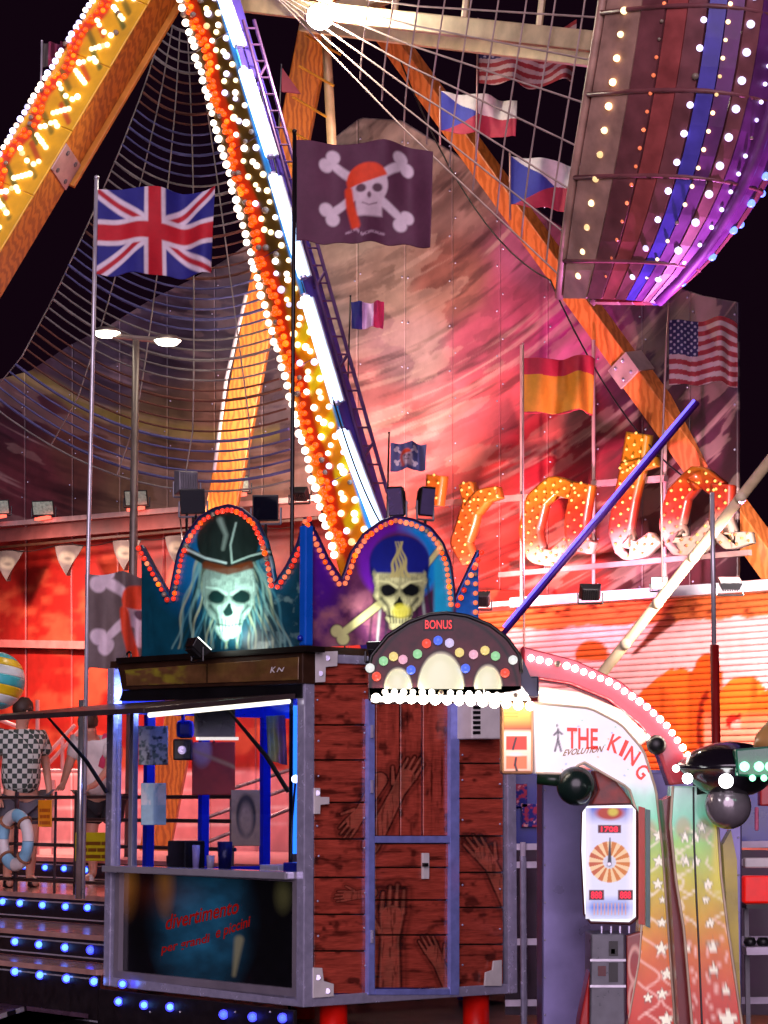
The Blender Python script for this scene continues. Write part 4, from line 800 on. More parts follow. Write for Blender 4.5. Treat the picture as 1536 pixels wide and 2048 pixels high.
# --- bulb letters
sign = thing('letter_sign', 'gold to red script letter sign with rows of bulbs, above the shutter', 'sign', BD.hit(1200, 1150, 0.3))
LET = pmat('letter enamel', 0.35, 0, 0, 0.12, 10, 0.1, coat=0.3)
def lettercol(x, y):
    yy = y + 0.18 * (x - 1250)
    c = grad(yy, [(880, '#a87410'), (955, '#98560e'), (1000, '#9a2810'), (1050, '#942c24'), (1085, '#a88c7c'), (1130, '#a89484')])
    k = sm(x - 1040, 120); return mix(c, k * 0.6, '#b85820')
def ribbon(pl, pts, wid, w0, w1, nm, parent):
    q = resample(pts, max(10, int(len(pts) * 5))); n = len(q); wd = np.interp(np.linspace(0, 1, n), np.linspace(0, 1, len(wid)), wid)
    L, Rr = [], []
    for i in range(n):
        t = q[min(i + 1, n - 1)] - q[max(i - 1, 0)]; t = t / (np.hypot(*t) + 1e-6); nn = np.array([-t[1], t[0]])
        L.append(tuple(q[i] + nn * wd[i] / 2)); Rr.append(tuple(q[i] - nn * wd[i] / 2))
    o = sheet(nm, pl, L, Rr, n * 2, 10, lettercol, LET, parent, w=w1, thick=w1 - w0)
    return o, q, wd
rb_ = random.Random(5)
LETTERS = {
 'i': [([(862, 1010), (868, 950)], [26, 30])],
 'r': [([(927, 966), (940, 1005), (928, 1050), (916, 1085), (935, 1125)], [22, 30, 34, 34, 26]), ([(940, 1020), (962, 992), (992, 984)], [30, 30, 24])],
 'a': [([(1150, 985), (1105, 968), (1070, 1000), (1055, 1060), (1068, 1110), (1105, 1118), (1135, 1085)], [34, 36, 38, 38, 34, 32, 28]), ([(1162, 966), (1148, 1040), (1150, 1085), (1178, 1096)], [34, 38, 40, 24])],
 't': [([(1272, 866), (1262, 930), (1246, 1000), (1236, 1060), (1248, 1102), (1278, 1098), (1306, 1074)], [40, 42, 40, 40, 40, 36, 26]), ([(1240, 936), (1275, 930), (1306, 922)], [18, 22, 20])],
 'b': [([(1432, 978), (1392, 946), (1352, 990), (1338, 1050), (1352, 1092), (1392, 1090), (1426, 1050)], [34, 36, 40, 42, 40, 36, 30]), ([(1440, 968), (1436, 1040), (1452, 1082), (1496, 1074)], [36, 38, 38, 22])]}
SIGN_B = em('sign bulb', '#ffc060', 0.55); SIGN_D = em('sign bulb dim', '#ff8a50', 0.35)
for key, strokes in LETTERS.items():
    for s_i, (pts, wid) in enumerate(strokes):
        o, q, wd = ribbon(BD, pts, wid, 0.16 + s_i * 0.012, 0.26 + s_i * 0.012, 'letter', sign)
        L = float(np.sum(np.hypot(*np.diff(q, axis=0).T))); n = int(L / 11)
        qq = resample(q, n)
        for i in range(n):
            t = qq[min(i + 1, n - 1)] - qq[max(i - 1, 0)]; t = t / (np.hypot(*t) + 1e-6); nn = np.array([-t[1], t[0]]); ww = np.interp(i / (n - 1), np.linspace(0, 1, len(wd)), wd)
            for e in (-0.33, 0.33) if i % 2 else (0.0,):
                x, y = qq[i] + nn * ww * e
                bulb(BD.hit(x, y, 0.275 + s_i * 0.012), 0.016, SIGN_B if y < 1010 or rb_.random() < 0.25 else SIGN_D, o, 'bulb', 1)
MB().bar(BD.hit(1186, 968, 0.06), BD.hit(1332, 957, 0.06), 0.06, 0.06).build('sign_rail', mat('pinkish frame steel', '#b8908c', 0.4, 0.4), sign)
MB().bar(BD.hit(840, 1010, 0.06), BD.hit(1186, 985, 0.06), 0.06, 0.06).build('sign_rail', MC['pinkish frame steel'], sign)
MB().bar(BD.hit(1000, 1150, 0.06), BD.hit(1500, 1105, 0.06), 0.05, 0.05).build('sign_rail', MC['pinkish frame steel'], sign)
for x, y0, y1 in ((1187, 680, 1200), (1043, 690, 1205), (1330, 860, 1190)): MB().tube([BD.hit(x, y0, 0.04), BD.hit(x, y1, 0.04)], 0.018, 8).build('sign_post', MC['pinkish frame steel'], sign)
# ================================================================== platform, steps, deck
plat = thing('ride_platform', 'stepped platform edge with rows of blue lights left of the booth', 'platform', bp(5, 2, 0))
TREAD = mat('worn tread plate', '#c8988c', 0.18, 0.3, 0.25, 7, 0.1); a0, a1 = 2.42, 12.0
def slab(nm, b0, b1, z, m, th=0.04): MB().obox(bp(a0, (b0 + b1) / 2, z - th / 2), bp(a1, (b0 + b1) / 2, z - th / 2), dR, Z, b1 - b0, th).build(nm, m, plat)
slab('tread', -0.08, 0.35, 0.425, TREAD); slab('tread', 0.32, 1.2, 0.635, TREAD); slab('deck', 1.16, 3.0, 0.87, TREAD); slab('upper_deck', 2.96, 6.35, 1.10, mat('pink lit deck', '#d08a88', 0.35, 0.3))
for k, (b, z0, z1) in enumerate(((-0.05, 0.02, 0.385), (0.35, 0.427, 0.595), (1.2, 0.637, 0.83), (3.0, 0.872, 1.06))):
    MB().obox(bp(a0, b, (z0 + z1) / 2), bp(a1, b, (z0 + z1) / 2), dR, Z, 0.02, z1 - z0).build('riser', DECK, plat)
    for z in (z0 + 0.03, z1 - 0.03): MB().obox(bp(a0, b - 0.013, z), bp(a1, b - 0.013, z), dR, Z, 0.006, 0.012).build('riser_rib', CHROME, plat)
    pl = Plane(bp(0, b, 0), dL)
    for x, y in ([(30, 1943), (80, 1950), (133, 1957), (188, 1963)], [(30, 1883), (78, 1889), (130, 1895), (181, 1900)], [(5, 1803), (40, 1806), (85, 1810), (131, 1813), (175, 1815), (219, 1818)], [(48, 1732), (90, 1735), (128, 1737), (171, 1740)])[k]:
        c_ = MB().tube([pl.hit(x, y, 0.01), pl.hit(x, y, 0.028)], 0.036, 12).build('led_cup', em('blue led cup', '#1428ff', 0.9), plat); bulb(pl.hit(x, y, 0.03), 0.026, BLUE_L if x > 160 and k == 1 else BLUEW_L, c_, 'led')
ramp = thing('ramp', 'low entry ramp plate with black and white striped edge', 'ramp', G(60, 2000, 0))
e0, e1 = G(-60, 2048, 0.10), G(195, 1968, 0.10); e2 = bp(2.5, -0.09, 0.10); e3 = bp(9.5, -0.09, 0.10)
rv = [e0, e1, e2, e3]; MB().add(rv + [Vector((v.x, v.y, 0.07)) for v in rv], [(0, 1, 2, 3), (7, 6, 5, 4), (0, 4, 5, 1), (1, 5, 6, 2), (2, 6, 7, 3), (3, 7, 4, 0)]).build('plate', mat('violet plate', '#7a5a70', 0.28, 0.6, 0.3, 5), ramp)
for k in range(16):
    p = e0.lerp(e1, k / 16); p2 = e0.lerp(e1, (k + 1) / 16); MB().add([p + Vector((0, -0.006, 0.003)), p2 + Vector((0, -0.006, 0.003)), p2 + Vector((0.02, -0.006, -0.10)), p + Vector((0.02, -0.006, -0.10)), p + Vector((0, 0.03, 0.003)), p2 + Vector((0, 0.03, 0.003)), p2 + Vector((0.02, 0.03, -0.10)), p + Vector((0.02, 0.03, -0.10))], [(0, 1, 2, 3), (4, 5, 1, 0), (7, 6, 5, 4), (3, 2, 6, 7), (0, 3, 7, 4), (1, 5, 6, 2)]).build('stripe', WHITEP if k % 2 else DARK, ramp)
# --- railing
rail = thing('railing', 'dark steel railing along the front of the ride deck', 'railing', bp(4, 1.28, 0.87)); RP = Plane(bp(0, 1.3, 0), dL); RM = mat('dark railing steel', '#5a4a4c', 0.3, 0.8)
for z in (1.69, 1.50, 1.28, 0.97): MB().tube([bp(2.6, 1.3, z), bp(9, 1.3, z)], 0.016, 8).build('rail', RM, rail)
for x, r in ((110, 0.012), (155, 0.034), (32, 0.02), (-30, 0.02)):
    p = RP.hit(x, 1700); MB().tube([Vector((p.x, p.y, 0.87)), Vector((p.x, p.y, 1.74))], r, 8).build('post', RM, rail)
# --- life ring
p = RP.hit(31, 1680, 0.07); rg = MB(); vs = []; fs = []
SKY = pmat('ring paint', 0.4, 0, 0, 0.12, 8, 0.1)
ring = thing('life_ring', 'pale blue and white life ring hanging on the railing', 'life ring', p)
for sct in range(8):
    m = MB(); vs = []; fs = []; n = 7; A0 = 2 * math.pi * (sct + 0.05) / 8; A1 = A0 + 2 * math.pi / 8 * (0.98)
    for i in range(n):
        a = A0 + (A1 - A0) * i / (n - 1); c_ = p + dL * (0.215 * math.cos(a)) + Z * (0.215 * math.sin(a)); rd = dL * math.cos(a) + Z * math.sin(a)
        for k in range(10): t = 2 * math.pi * k / 10; vs.append(c_ + rd * (0.06 * math.cos(t)) + BL.W * (0.05 * math.sin(t)))
    for i in range(n - 1):
        for k in range(10): fs.append((i * 10 + k, i * 10 + (k + 1) % 10, (i + 1) * 10 + (k + 1) % 10, (i + 1) * 10 + k))
    m.add(vs, fs).build('ring_section', mat('pale blue ring', '#86bcd8', 0.4) if sct % 2 == 0 else WHITEP, ring, True)
for k in range(4):
    a = math.pi / 4 + k * math.pi / 2; q = []
    for i in range(13): t = 2 * math.pi * i / 12; q.append(p + (dL * math.cos(a) + Z * math.sin(a)) * (0.215 + 0.068 * math.cos(t)) + BL.W * (0.058 * math.sin(t)))
    MB().tube(q, 0.014, 6, False).build('rope_band', mat('brown rope', '#8a5a40', 0.8), ring)
# --- notices on the railing
def notice(label, pl, x0, y0, x1, y1, ground, ink, w):
    def fn(x, y):
        c = base(x, ground); k = (y - y0) / (y1 - y0)
        for i in range(3):
            m = (np.abs(k - (0.38 + i * 0.23)) < 0.07) & (np.abs(x - (x0 + x1) / 2) < (x1 - x0) * 0.38) & (np.abs(((x - x0) / (x1 - x0) * 4 + i * 0.5) % 1 - 0.5) < 0.46); c = mix(c, m * 0.9, ink)
        return c
    o = quad('notice', pl, x0, y0, x1, y1, 50, 40, fn, pmat('notice print', 0.4, 0, 0, 0.1, 10, 0.05), None, w=w, thick=0.006); return tag(o, label, 'notice')
notice('yellow notice with brown lines of text on the railing by the booth', RP, 150, 1665, 219, 1722, '#c8b818', '#6a2810', 0.03)
notice('orange notice on the railing beside the life ring', RP, 76, 1600, 103, 1654, '#e8901c', '#a84a10', 0.03)
# stair rails further back
st = thing('stair_rail', 'pink painted stair rail and struts behind the two people', 'railing', P(110, 1690, 25.5)); PK = mat('pink steel', '#d89890', 0.4, 0.2)
for a, b in (((75, 1530), (150, 1450)), ((95, 1530), (165, 1455)), ((75, 1400), (75, 1690)), ((125, 1480), (125, 1540)), ((70, 1542), (230, 1542)), ((107, 1560), (107, 1700)), ((0, 1440), (78, 1470))): MB().tube([P(*a, 25.5), P(*b, 25.5)], 0.022, 8).build('bar', PK, st)
MB().tube([P(75, 1690, 25.5), Vector((P(75, 1690, 25.5).x, 25.5, 1.1))], 0.022).build('bar', PK, st); MB().tube([P(107, 1690, 25.5), Vector((P(107, 1690, 25.5).x, 25.5, 1.1))], 0.022).build('bar', PK, st)
# diagonal rail seen through the booth
sr = thing('handrail', 'sloping chrome handrails seen through the booth window', 'railing', P(480, 1690, 21.0))
for a, b in (((400, 1598), (610, 1530)), ((400, 1640), (610, 1565)), ((400, 1690), (600, 1610))): MB().tube([P(*a, 21.0), P(*b, 21.0)], 0.016, 8).build('rail', mat('salmon steel', '#e0a898', 0.25, 0.6), sr)
for x, y in ((405, 1590), (465, 1500), (590, 1530)): MB().tube([P(x, y, 21.0), Vector((P(x, y, 21.0).x, 21.0, 0.87))], 0.022, 8).build('post', GREYM, sr)
# --- painted globe at the left edge
gp = P(-8, 1362, 20.5); gl_ = thing('globe', 'yellow, white and turquoise striped globe at the left edge', 'globe', gp); cols = [mat('globe yellow', '#e8c820', 0.3), mat('globe white', '#d8e4dc', 0.3), mat('globe turquoise', '#48b8b8', 0.3)]
for k in range(9):
    n = 6; prof_ = [(0.25 * math.cos(t), 0.25 * math.sin(t)) for t in [-math.pi / 2 + math.pi * (k + i / n) / 9 for i in range(n + 1)]]; MB().lathe(gp, prof_, 24, (0.15, 0.1, 1)).build('stripe', cols[(k * 2) % 3], gl_, True)
MB().tube([gp - Z * 0.24, Vector((gp.x, gp.y, 0.87))], 0.03).build('stem', STEEL, gl_)
# ================================================================== lighting beam with floodlights and bunting
beam = thing('lighting_beam', 'pale horizontal beam carrying floodlights over the red wall', 'beam', BD.hit(300, 1100, 0.5)); BPm = mat('pale pink beam', '#c8a8a4', 0.4, 0.3)
MB().bar(BD.hit(-30, 1052, 0.5), BD.hit(640, 996, 0.5), 0.09, 0.06).build('top_chord', BPm, beam); MB().bar(BD.hit(-30, 1098, 0.5), BD.hit(640, 1036, 0.5), 0.06, 0.03).build('bottom_chord', BROWN, beam); MB().bar(BD.hit(-30, 1074, 0.45), BD.hit(640, 1016, 0.45), 0.03, 0.17).build('web', mat('dusty red web', '#7a4440', 0.5), beam)
for x in (100, 330, 560): MB().bar(BD.hit(x, 1098 - 0.0925 * x - 26, 0.42), BD.hit(x, 1100 - 0.0925 * x - 20, 0.0), 0.05, 0.05).build('bracket', GREYM, beam)
FLR = mat('grey green reflector', '#9ab0a0', 0.3, 0.4, 0.4, 30, em='#c8d8c8', ems=0.06)
for lab, x, y, pw in (('floodlight at the far left end of the beam', -2, 1014, 0), ('floodlight on the beam left of the flag pole', 86, 1016, 520), ('floodlight on the beam right of the flag pole', 272, 996, 520), ('floodlight on the beam above the teal crown', 474, 968, 420)):
    p = BD.hit(x, y, 0.62)
    f = floodlight(lab, p, p + Vector((-0.25, -1.0, -0.35)), (0.30, 0.19), None, None, 'floodlights on the beam', FLR)
    MB().obox(p - dL * 0.15 - Z * 0.13, p + dL * 0.15 - Z * 0.13, BL.W, Z, 0.06, 0.035).build('red_bar', em('red bar lamp', '#ff5a48', 1.4), f)
    if pw: spot('lamp', p - Z * 0.16 + BD.W * 1.3, BD.hit(x - 10, 1660, 0.6), pw, (1.0, 0.60, 0.52), 150, 0.8, 0.15)  # added spots out from the wall; the beam floodlights themselves are unlit
bunt = thing('bunting', 'string of grey skull pennants hung under the lighting beam', 'bunting', BD.hit(200, 1110, 0.55))
MB().tube([BD.hit(x, 1100 - 0.09 * x + 8 * math.sin(x / 40.0) ** 2, 0.55) for x in range(-20, 600, 20)], 0.006, 5).build('string', DARK, bunt)
for i, x in enumerate((-10, 110, 225, 330)):
    y = 1103 - 0.09 * x
    def pen(xx, yy, cx=x + 24, cy=y + 22): return mix(mix(base(xx, '#4c4642'), sm(dell(xx, yy, cx, cy, 10, 12), 5) * 0.8, '#7c7a68'), sm(dell(xx, yy, cx, cy + 2, 4, 3), 3), '#4a4840')
    sheet('pennant', BD, [(x, y), (x + 52, y - 4)], [(x + 24, y + 58), (x + 28, y + 57)], 24, 24, pen, pmat('pennant cloth', 0.8), bunt, w=0.56, thick=0.006, disp=lambda u, v: 0.04 * np.sin(u * 5 + v * 3))
# ================================================================== ride legs
def leg_box(P0, P1, w1, w2, alpha):
    e = (P1 - P0).normalized(); mid = (P0 + P1) / 2; v = (mid - Vector((0, 0, EYE))).normalized()
    s = e.cross(v).normalized(); s = s if s.x > 0 else -s; n = s.cross(e).normalized(); n = n if n.dot(v) < 0 else -n
    ca, sa = math.cos(alpha), math.sin(alpha); n1 = n * ca - s * sa; f1 = s * ca + n * sa
    return e, n1, f1
def lp(P0, e, n1, f1, w1, w2, t, u, h): return P0 + e * t + f1 * (u * w1 / 2) + n1 * (w2 / 2 + h)
WOOD = mat('painted wood grain', '#c87820', 0.42, 0, 0.0)
def woodmat(name, c1, c2, sc):
    m = mat(name, c1, 0.42, 0, 0.0); t = m.node_tree; b = t.nodes['Principled BSDF']; tc = t.nodes.new('ShaderNodeTexCoord'); mp = t.nodes.new('ShaderNodeMapping'); mp.inputs['Scale'].default_value = sc
    wv = t.nodes.new('ShaderNodeTexWave'); wv.inputs['Scale'].default_value = 2.0; wv.inputs['Distortion'].default_value = 9; wv.inputs['Detail'].default_value = 4; wv.inputs['Detail Scale'].default_value = 1.6
    r = t.nodes.new('ShaderNodeValToRGB'); r.color_ramp.elements[0].color = (*lin(c2), 1); r.color_ramp.elements[1].color = (*lin(c1), 1); r.color_ramp.elements[0].position = 0.15; r.color_ramp.elements[1].position = 0.8
    t.links.new(tc.outputs['Object'], mp.inputs[0]); t.links.new(mp.outputs[0], wv.inputs[0]); t.links.new(wv.outputs['Fac'], r.inputs[0]); t.links.new(r.outputs[0], b.inputs['Base Color'])
    return m
WOODO = woodmat('orange wood grain', '#c07424', '#9a5416', (3.0, 3.0, 0.9)); WOODR = woodmat('red orange wood grain', '#cc7038', '#b05a28', (2.5, 2.5, 1.0))
PBO = pmat('leg board enamel', 0.35, 0, 0, 0.15, 7, 0.08, coat=0.3)
front = thing('swing_ride_gantry', 'front support legs of the ride covered with bulbs and fluorescent tubes', 'ride gantry', P(980, 1985, 20.3))
# ---- left leg
P0, P1 = P(326, -90, 23.0), P(-905, 1965, 21.8); w1, w2 = 0.55, 0.46
e, n1, f1 = leg_box(P0, P1, w1, w2, R(30)); Ln = (P1 - P0).length
legL = MB().obox(P0 - e * 0.2, P1, f1, n1, w1, w2).build('leg', WOODO, front, bevel=0.01)
class LP:
    def __init__(s, P0, e, n1, f1, w1, w2): s.a = (P0, e, n1, f1, w1, w2); s.W = n1; s.O = P0 + n1 * (w2 / 2)
    def hit(s, px, py, w=0.0):
        d = ray(px, py); o = s.O + s.W * w; t = (o - Vector((0, 0, EYE))).dot(s.W) / d.dot(s.W); return Vector((0, 0, EYE)) + d * t
    def at(s, t, u, h=0.0): return lp(*s.a, t, u, h)
LF = LP(P0, e, n1, f1, w1, w2)
def leg_uv(LPo):
    P0, e, n1, f1, w1, w2 = LPo.a
    def f(x, y):
        t = np.zeros(len(x)); u = np.zeros(len(x))
        d = np.stack([(x - 768) / F, cs - sn * (1024 - y) / F, sn + cs * (1024 - y) / F], 1); o = np.array(LPo.O) - np.array([0, 0, EYE]); W = np.array(LPo.W)
        k = (o @ W) / (d @ W); p = d * k[:, None] + np.array([0, 0, EYE]) - np.array(P0); return p @ np.array(e), (p @ np.array(f1)) / (w1 / 2)
    return f
uvL = leg_uv(LF)
def boardL(x, y):
    t, u = uvL(x, y); c = base(x, '#e0a808') * (0.85 + 0.3 * fbm(t * 3, u * 3))[:, None]
    wob = -0.62 + 0.14 * np.sin(t * 9); c = mix(c, sm(np.abs(u - wob) - 0.24, 0.12), '#c83c08'); c = mix(c, sm(u + 0.93, 0.06), '#6a1c08')
    for k in range(60):
        tc = 0.1 + k * 0.16; cu = -0.05 + 0.34 * math.sin(k * 1.7) ; a = (tc - 0.08, cu - 0.25); b = (tc + 0.06, cu + 0.4)
        d = dseg(u, t * 2.2, (a[1], a[0] * 2.2), (b[1], b[0] * 2.2), 0.07); c = mix(c, sm(d, 0.06) * 0.9, ('#b83c08', '#7a6a08', '#4a5a10')[k % 3])
    return c
tmax = 4.4
def corner(LPo, t, u): return pxof(LPo.at(t, u))
def board(LPo, t0, t1, nu, nv, fn, parent, u0=-0.99, u1=0.99, seg=6):
    for k in range(seg):
        ta, tb = t0 + (t1 - t0) * k / seg + 0.004, t0 + (t1 - t0) * (k + 1) / seg - 0.004
        sheet('face_board', LPo, [corner(LPo, ta, u0), corner(LPo, ta, u1)], [corner(LPo, tb, u0), corner(LPo, tb, u1)], nu, nv // seg, fn, PBO, parent, w=0.008, thick=0.01)
board(LF, -0.1, tmax, 40, 420, boardL, legL)
rr = random.Random(11)
for i in range(int(tmax / 0.068)): bulb(LF.at(i * 0.068 + rr.uniform(-0.01, 0.01), -1.0 + rr.uniform(-0.03, 0.02), 0.02), 0.030, LILAC_B if rr.random() < 0.5 else WHITE_B, legL)
for i in range(int(tmax / 0.075)):
    t = i * 0.075; wob = -0.62 + 0.14 * math.sin(t * 9)
    for q in (-0.12, 0.12): bulb(LF.at(t + rr.uniform(-0.02, 0.02), wob + q + rr.uniform(-0.05, 0.05), 0.018), 0.026, ORANGE_B, legL)
for k in range(23):                                                   # separate curls of cream bulbs
    t = 0.10 + k * 0.19; shape = k % 4; n = 5
    for i in range(n):
        a = i / (n - 1)
        dt, du = ((-0.05 + 0.08 * a, -0.1 + 0.55 * a), (0.05 * math.sin(a * 4.5), 0.45 * math.cos(a * 3.0) + 0.05), (0.06 - 0.10 * a, 0.0 + 0.45 * a), (0.05 * math.cos(a * 4.2), -0.15 + 0.55 * a))[shape]
        bulb(LF.at(t + dt, du, 0.02), 0.028, WHITE_B if rr.random() < 0.3 else CREAM_B, legL)
jt = (P(118, 340, 22.95) - P0).dot(e)
MB().obox(P0 + e * (jt - 0.13) + f1 * (w1 / 2), P0 + e * (jt + 0.17) + f1 * (w1 / 2), n1, f1, w2 * 0.98, 0.03).build('joint_plate', mat('pinkish steel plate', '#b89898', 0.4, 0.4), legL, bevel=0.005)
for q in (-0.1, 0.1):
    for r_ in (-0.12, 0.12): MB().tube([P0 + e * (jt + 0.02 + q) + f1 * (w1 / 2 + 0.014) + n1 * r_, P0 + e * (jt + 0.02 + q) + f1 * (w1 / 2 + 0.025) + n1 * r_], 0.025, 8).build('bolt', GREYM, legL)
MB().obox(P0 - e * 0.2 - n1 * (w2 / 2 + 0.02) + f1 * 0.06, P0 + e * (jt + 0.1) - n1 * (w2 / 2 + 0.02) + f1 * 0.06, f1, n1, w1, 0.045).build('flange', mat('orange flange', '#d08830', 0.4), legL, bevel=0.005)
# ---- centre leg
P0, P1 = P(397, -90, 22.6), P(980, 1985, 20.3); w1, w2 = 0.44, 0.36
e, n1, f1 = leg_box(P0, P1, w1, w2, R(28))
CF = LP(P0, e, n1, f1, w1, w2); uvC = leg_uv(CF)
legC = MB().obox(P0 - e * 0.2, P1, f1, n1, w1, w2).build('leg', mat('leg steel in tube glow', '#4a3aa0', 0.35, 0.2), front, bevel=0.01)  # blue glow of the tubes put into the leg colour
def boardC(x, y):
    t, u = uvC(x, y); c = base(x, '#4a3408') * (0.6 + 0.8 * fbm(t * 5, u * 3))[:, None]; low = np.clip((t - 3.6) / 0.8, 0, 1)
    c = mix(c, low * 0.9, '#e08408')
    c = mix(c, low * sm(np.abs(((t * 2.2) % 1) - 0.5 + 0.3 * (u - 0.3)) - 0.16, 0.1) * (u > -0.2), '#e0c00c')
    c = mix(c, sm(np.abs(u + 0.42 - 0.10 * np.sin(t * 7)) - 0.30, 0.15), '#b83408'); c = mix(c, sm(np.abs(u - 0.9) - 0.16, 0.10), '#3a9ae0')  # cyan strip puts the halo of the tubes into the board colour
    return c
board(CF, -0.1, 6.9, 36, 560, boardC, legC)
for i in range(int(6.5 / 0.094)): 
    bulb(CF.at(i * 0.094 + rr.uniform(-0.012, 0.012), -1.0 + rr.uniform(-0.06, 0.06), 0.02), 0.036, WHITE_B, legC)
for i in range(int(6.5 / 0.085)):
    t = i * 0.085
    for q in (-0.16, 0.05): bulb(CF.at(t + rr.uniform(-0.03, 0.03), -0.5 + 0.10 * math.sin(t * 7) + q + rr.uniform(-0.05, 0.05), 0.02), 0.030, ORANGE_B, legC)
for i in range(112):
    t = 0.03 + i * 0.058; bulb(CF.at(t, 0.28 + 0.40 * math.sin(i * 2.399) + rr.uniform(-0.08, 0.08), 0.022), rr.choice((0.026, 0.030, 0.034)), rr.choice((CREAM_B, WHITE_B, CREAM_B, LILAC_B)), legC)
TUBES = (((432, -40), (476, 90)), ((486, 140), (540, 310)), ((546, 352), (606, 552)), ((610, 595), (672, 803)), ((682, 862), (754, 1052)))
for a, b in TUBES:
    pl = CF
    qa, qb = pl.hit(*a, 0.05), pl.hit(*b, 0.05)
    tb = MB().tube([qa, qb], 0.046, 12).build('fluorescent_tube', TUBE, legC, True)
    for q_, d_ in ((qa, -1), (qb, 1)): MB().tube([q_, q_ + e * (0.03 * d_)], 0.036, 10).build('tube_cap', STEEL, tb)
    MB().obox(qa - n1 * 0.065, qb - n1 * 0.065, f1, n1, 0.10, 0.03).build('tube_batten', mat('white batten', '#c8ccdc', 0.4), tb)
# ladder on the right of the centre leg
lad = []
l0, l1 = P(486, 40, 22.2), P(748, 985, 21.2); m0, m1 = P(508, 40, 22.3), P(775, 985, 21.3); LM = mat('violet ladder steel', '#5a3a6a', 0.4, 0.5)
MB().tube([l0, l1], 0.016, 8).build('ladder_rail', LM, front); MB().tube([m0, m1], 0.018, 8).build('ladder_rail', LM, front)
for i in range(27): MB().tube([l0.lerp(l1, (i + 0.5) / 27), m0.lerp(m1, (i + 0.5) / 27)], 0.010, 6).build('ladder_rung', LM, front)
for k in (0.10, 0.38, 0.55, 0.72, 0.9):
    q = m0.lerp(m1, k); MB().tube([q, l0.lerp(l1, k + 0.03) , P0 + e * ((l0.lerp(l1, k + 0.03) - P0).dot(e)) + f1 * (w1 / 2)], 0.014, 6).build('ladder_bracket', LM, front)
# ---- rear frame
rear = thing('swing_ride_gantry', 'rear support legs of the ride in orange wood grain, right leg crossing the picture', 'ride gantry', P(1600, 1980, 21.5))
ra, rf = P(690, -50, 24.4), P(2155, 1970, 21.5)
e_, n_, f_ = leg_box(ra, rf, 0.2, 0.2, R(30))
# right leg in three sections with joint plates
L_ = (rf - ra).length
secs = [0, (P(1262, 728, 23) - ra).dot(e_), (P(1440, 980, 23) - ra).dot(e_), L_]
for k in range(3):
    MB().obox(ra + e_ * (secs[k] + 0.01), ra + e_ * (secs[k + 1] - 0.01), n_, f_, 0.24 if k else 0.20, 0.22 if k == 0 else 0.26).build('leg', WOODR, rear, bevel=0.012)
for s_ in secs[1:3]:
    jp = MB().obox(ra + e_ * (s_ - 0.12), ra + e_ * (s_ + 0.12), n_, f_, 0.275, 0.29).build('joint_plate', MC['pinkish steel plate'], rear, bevel=0.006)
    for q in (-0.07, 0.07):
        for d_ in (-0.06, 0.06): bulb(ra + e_ * (s_ + q) + f_ * d_ + n_ * 0.14, 0.02, STEEL, jp, 'bolt', 1)
rl = P(275, 1885, 28.0); ra2 = P(652, -50, 24.9)
MB().bar(ra2, rl, 0.34, 0.30, (0, -1, 0)).build('leg', WOODO, rear, bevel=0.012)
MB().tube([P(648, 0, 24.6), P(664, 290, 24.6)], 0.05, 10).build('hanger_post', mat('pale yellow steel', '#d8c490', 0.4, 0.2), rear, True)
MB().tube([P(492, 590, 25.2), P(452, 760, 25.2), P(428, 945, 25.2)], 0.02, 8).build('tie_rod', WHITEP, rear)
for k in range(8):
    y = 70 + k * 62; xa = 640 - 0.2 * (y - 60); MB().tube([P(xa - 28, y, 24.55), P(xa + 44 - k * 2, y + 40, 24.55)], 0.014, 6).build('lattice', mat('yellow lattice', '#d8a030', 0.4), rear)
MB().tube([P(340, -95, 22.8), P(690, -60, 24.6)], 0.22, 16).build('axle', GREYM, rear, True)
# star bright lamp by the axle
lampc = P(640, 34, 21.9)
sl = thing('floodlight', 'dazzling round lamp near the axle at the top of the ride', 'floodlight', lampc)
MB().lathe(lampc, [(0.02, -0.12), (0.10, -0.1), (0.13, 0.0)], 20, (0.05, -1, -0.12)).build('housing', STEEL, sl, True); MB().lathe(lampc + Vector((0.002, -0.012, 0)), [(0.125, 0), (0.09, 0.03), (0.02, 0.045)], 20, (0.05, -1, -0.12)).build('lens', em('dazzling lens', '#fff6e4', 40.0), sl, True)
MB().tube([lampc + Vector((0, 0.1, 0)), P(650, -50, 24.3)], 0.03).build('bracket', STEEL, sl)
point('lamp', lampc + Vector((0, -0.25, -0.02)), 150, (1.0, 0.88, 0.66), 0.12)
# added braces standing in for slanting light streaks, one with neon
nb = thing('brace', 'added brace with a blue neon tube for a slanting light streak below the sign', 'brace', P(1005, 1270, 20.5)); q0, q1 = P(1395, 805, 21.0), P(1003, 1272, 20.3)
MB().tube([q0, q1], 0.024, 10).build('pipe', mat('violet pipe', '#4a1a6a', 0.35, 0.3), nb, True); MB().tube([q0 + Vector((-0.035, -0.035, 0.015)), q0.lerp(q1, 0.97) + Vector((-0.035, -0.035, 0.015))], 0.013, 8).build('neon_tube', em('blue neon', '#5a50ff', 1.8), nb, True)
MB().tube([q1, Vector((q1.x - 1.2, q1.y, 0.0))], 0.024, 8).build('lower_pipe', MC['violet pipe'], nb)
cb2 = thing('brace', 'added cream pipe brace for a light streak crossing the roller shutter', 'brace', P(1205, 1345, 19.6)); q0, q1 = P(1560, 895, 19.4), P(1200, 1352, 19.9)
MB().tube([q0, q1, q1 + (q1 - q0) * 0.6], 0.045, 10).build('pipe', mat('cream pipe', '#c8b088', 0.4), cb2, True)
for k in (0.22, 0.48, 0.68, 0.86): bulb(q0.lerp(q1, k) + Vector((0, -0.04, 0)), 0.05, mat('cream knot', '#d8c4a0', 0.5), cb2, 'clamp')
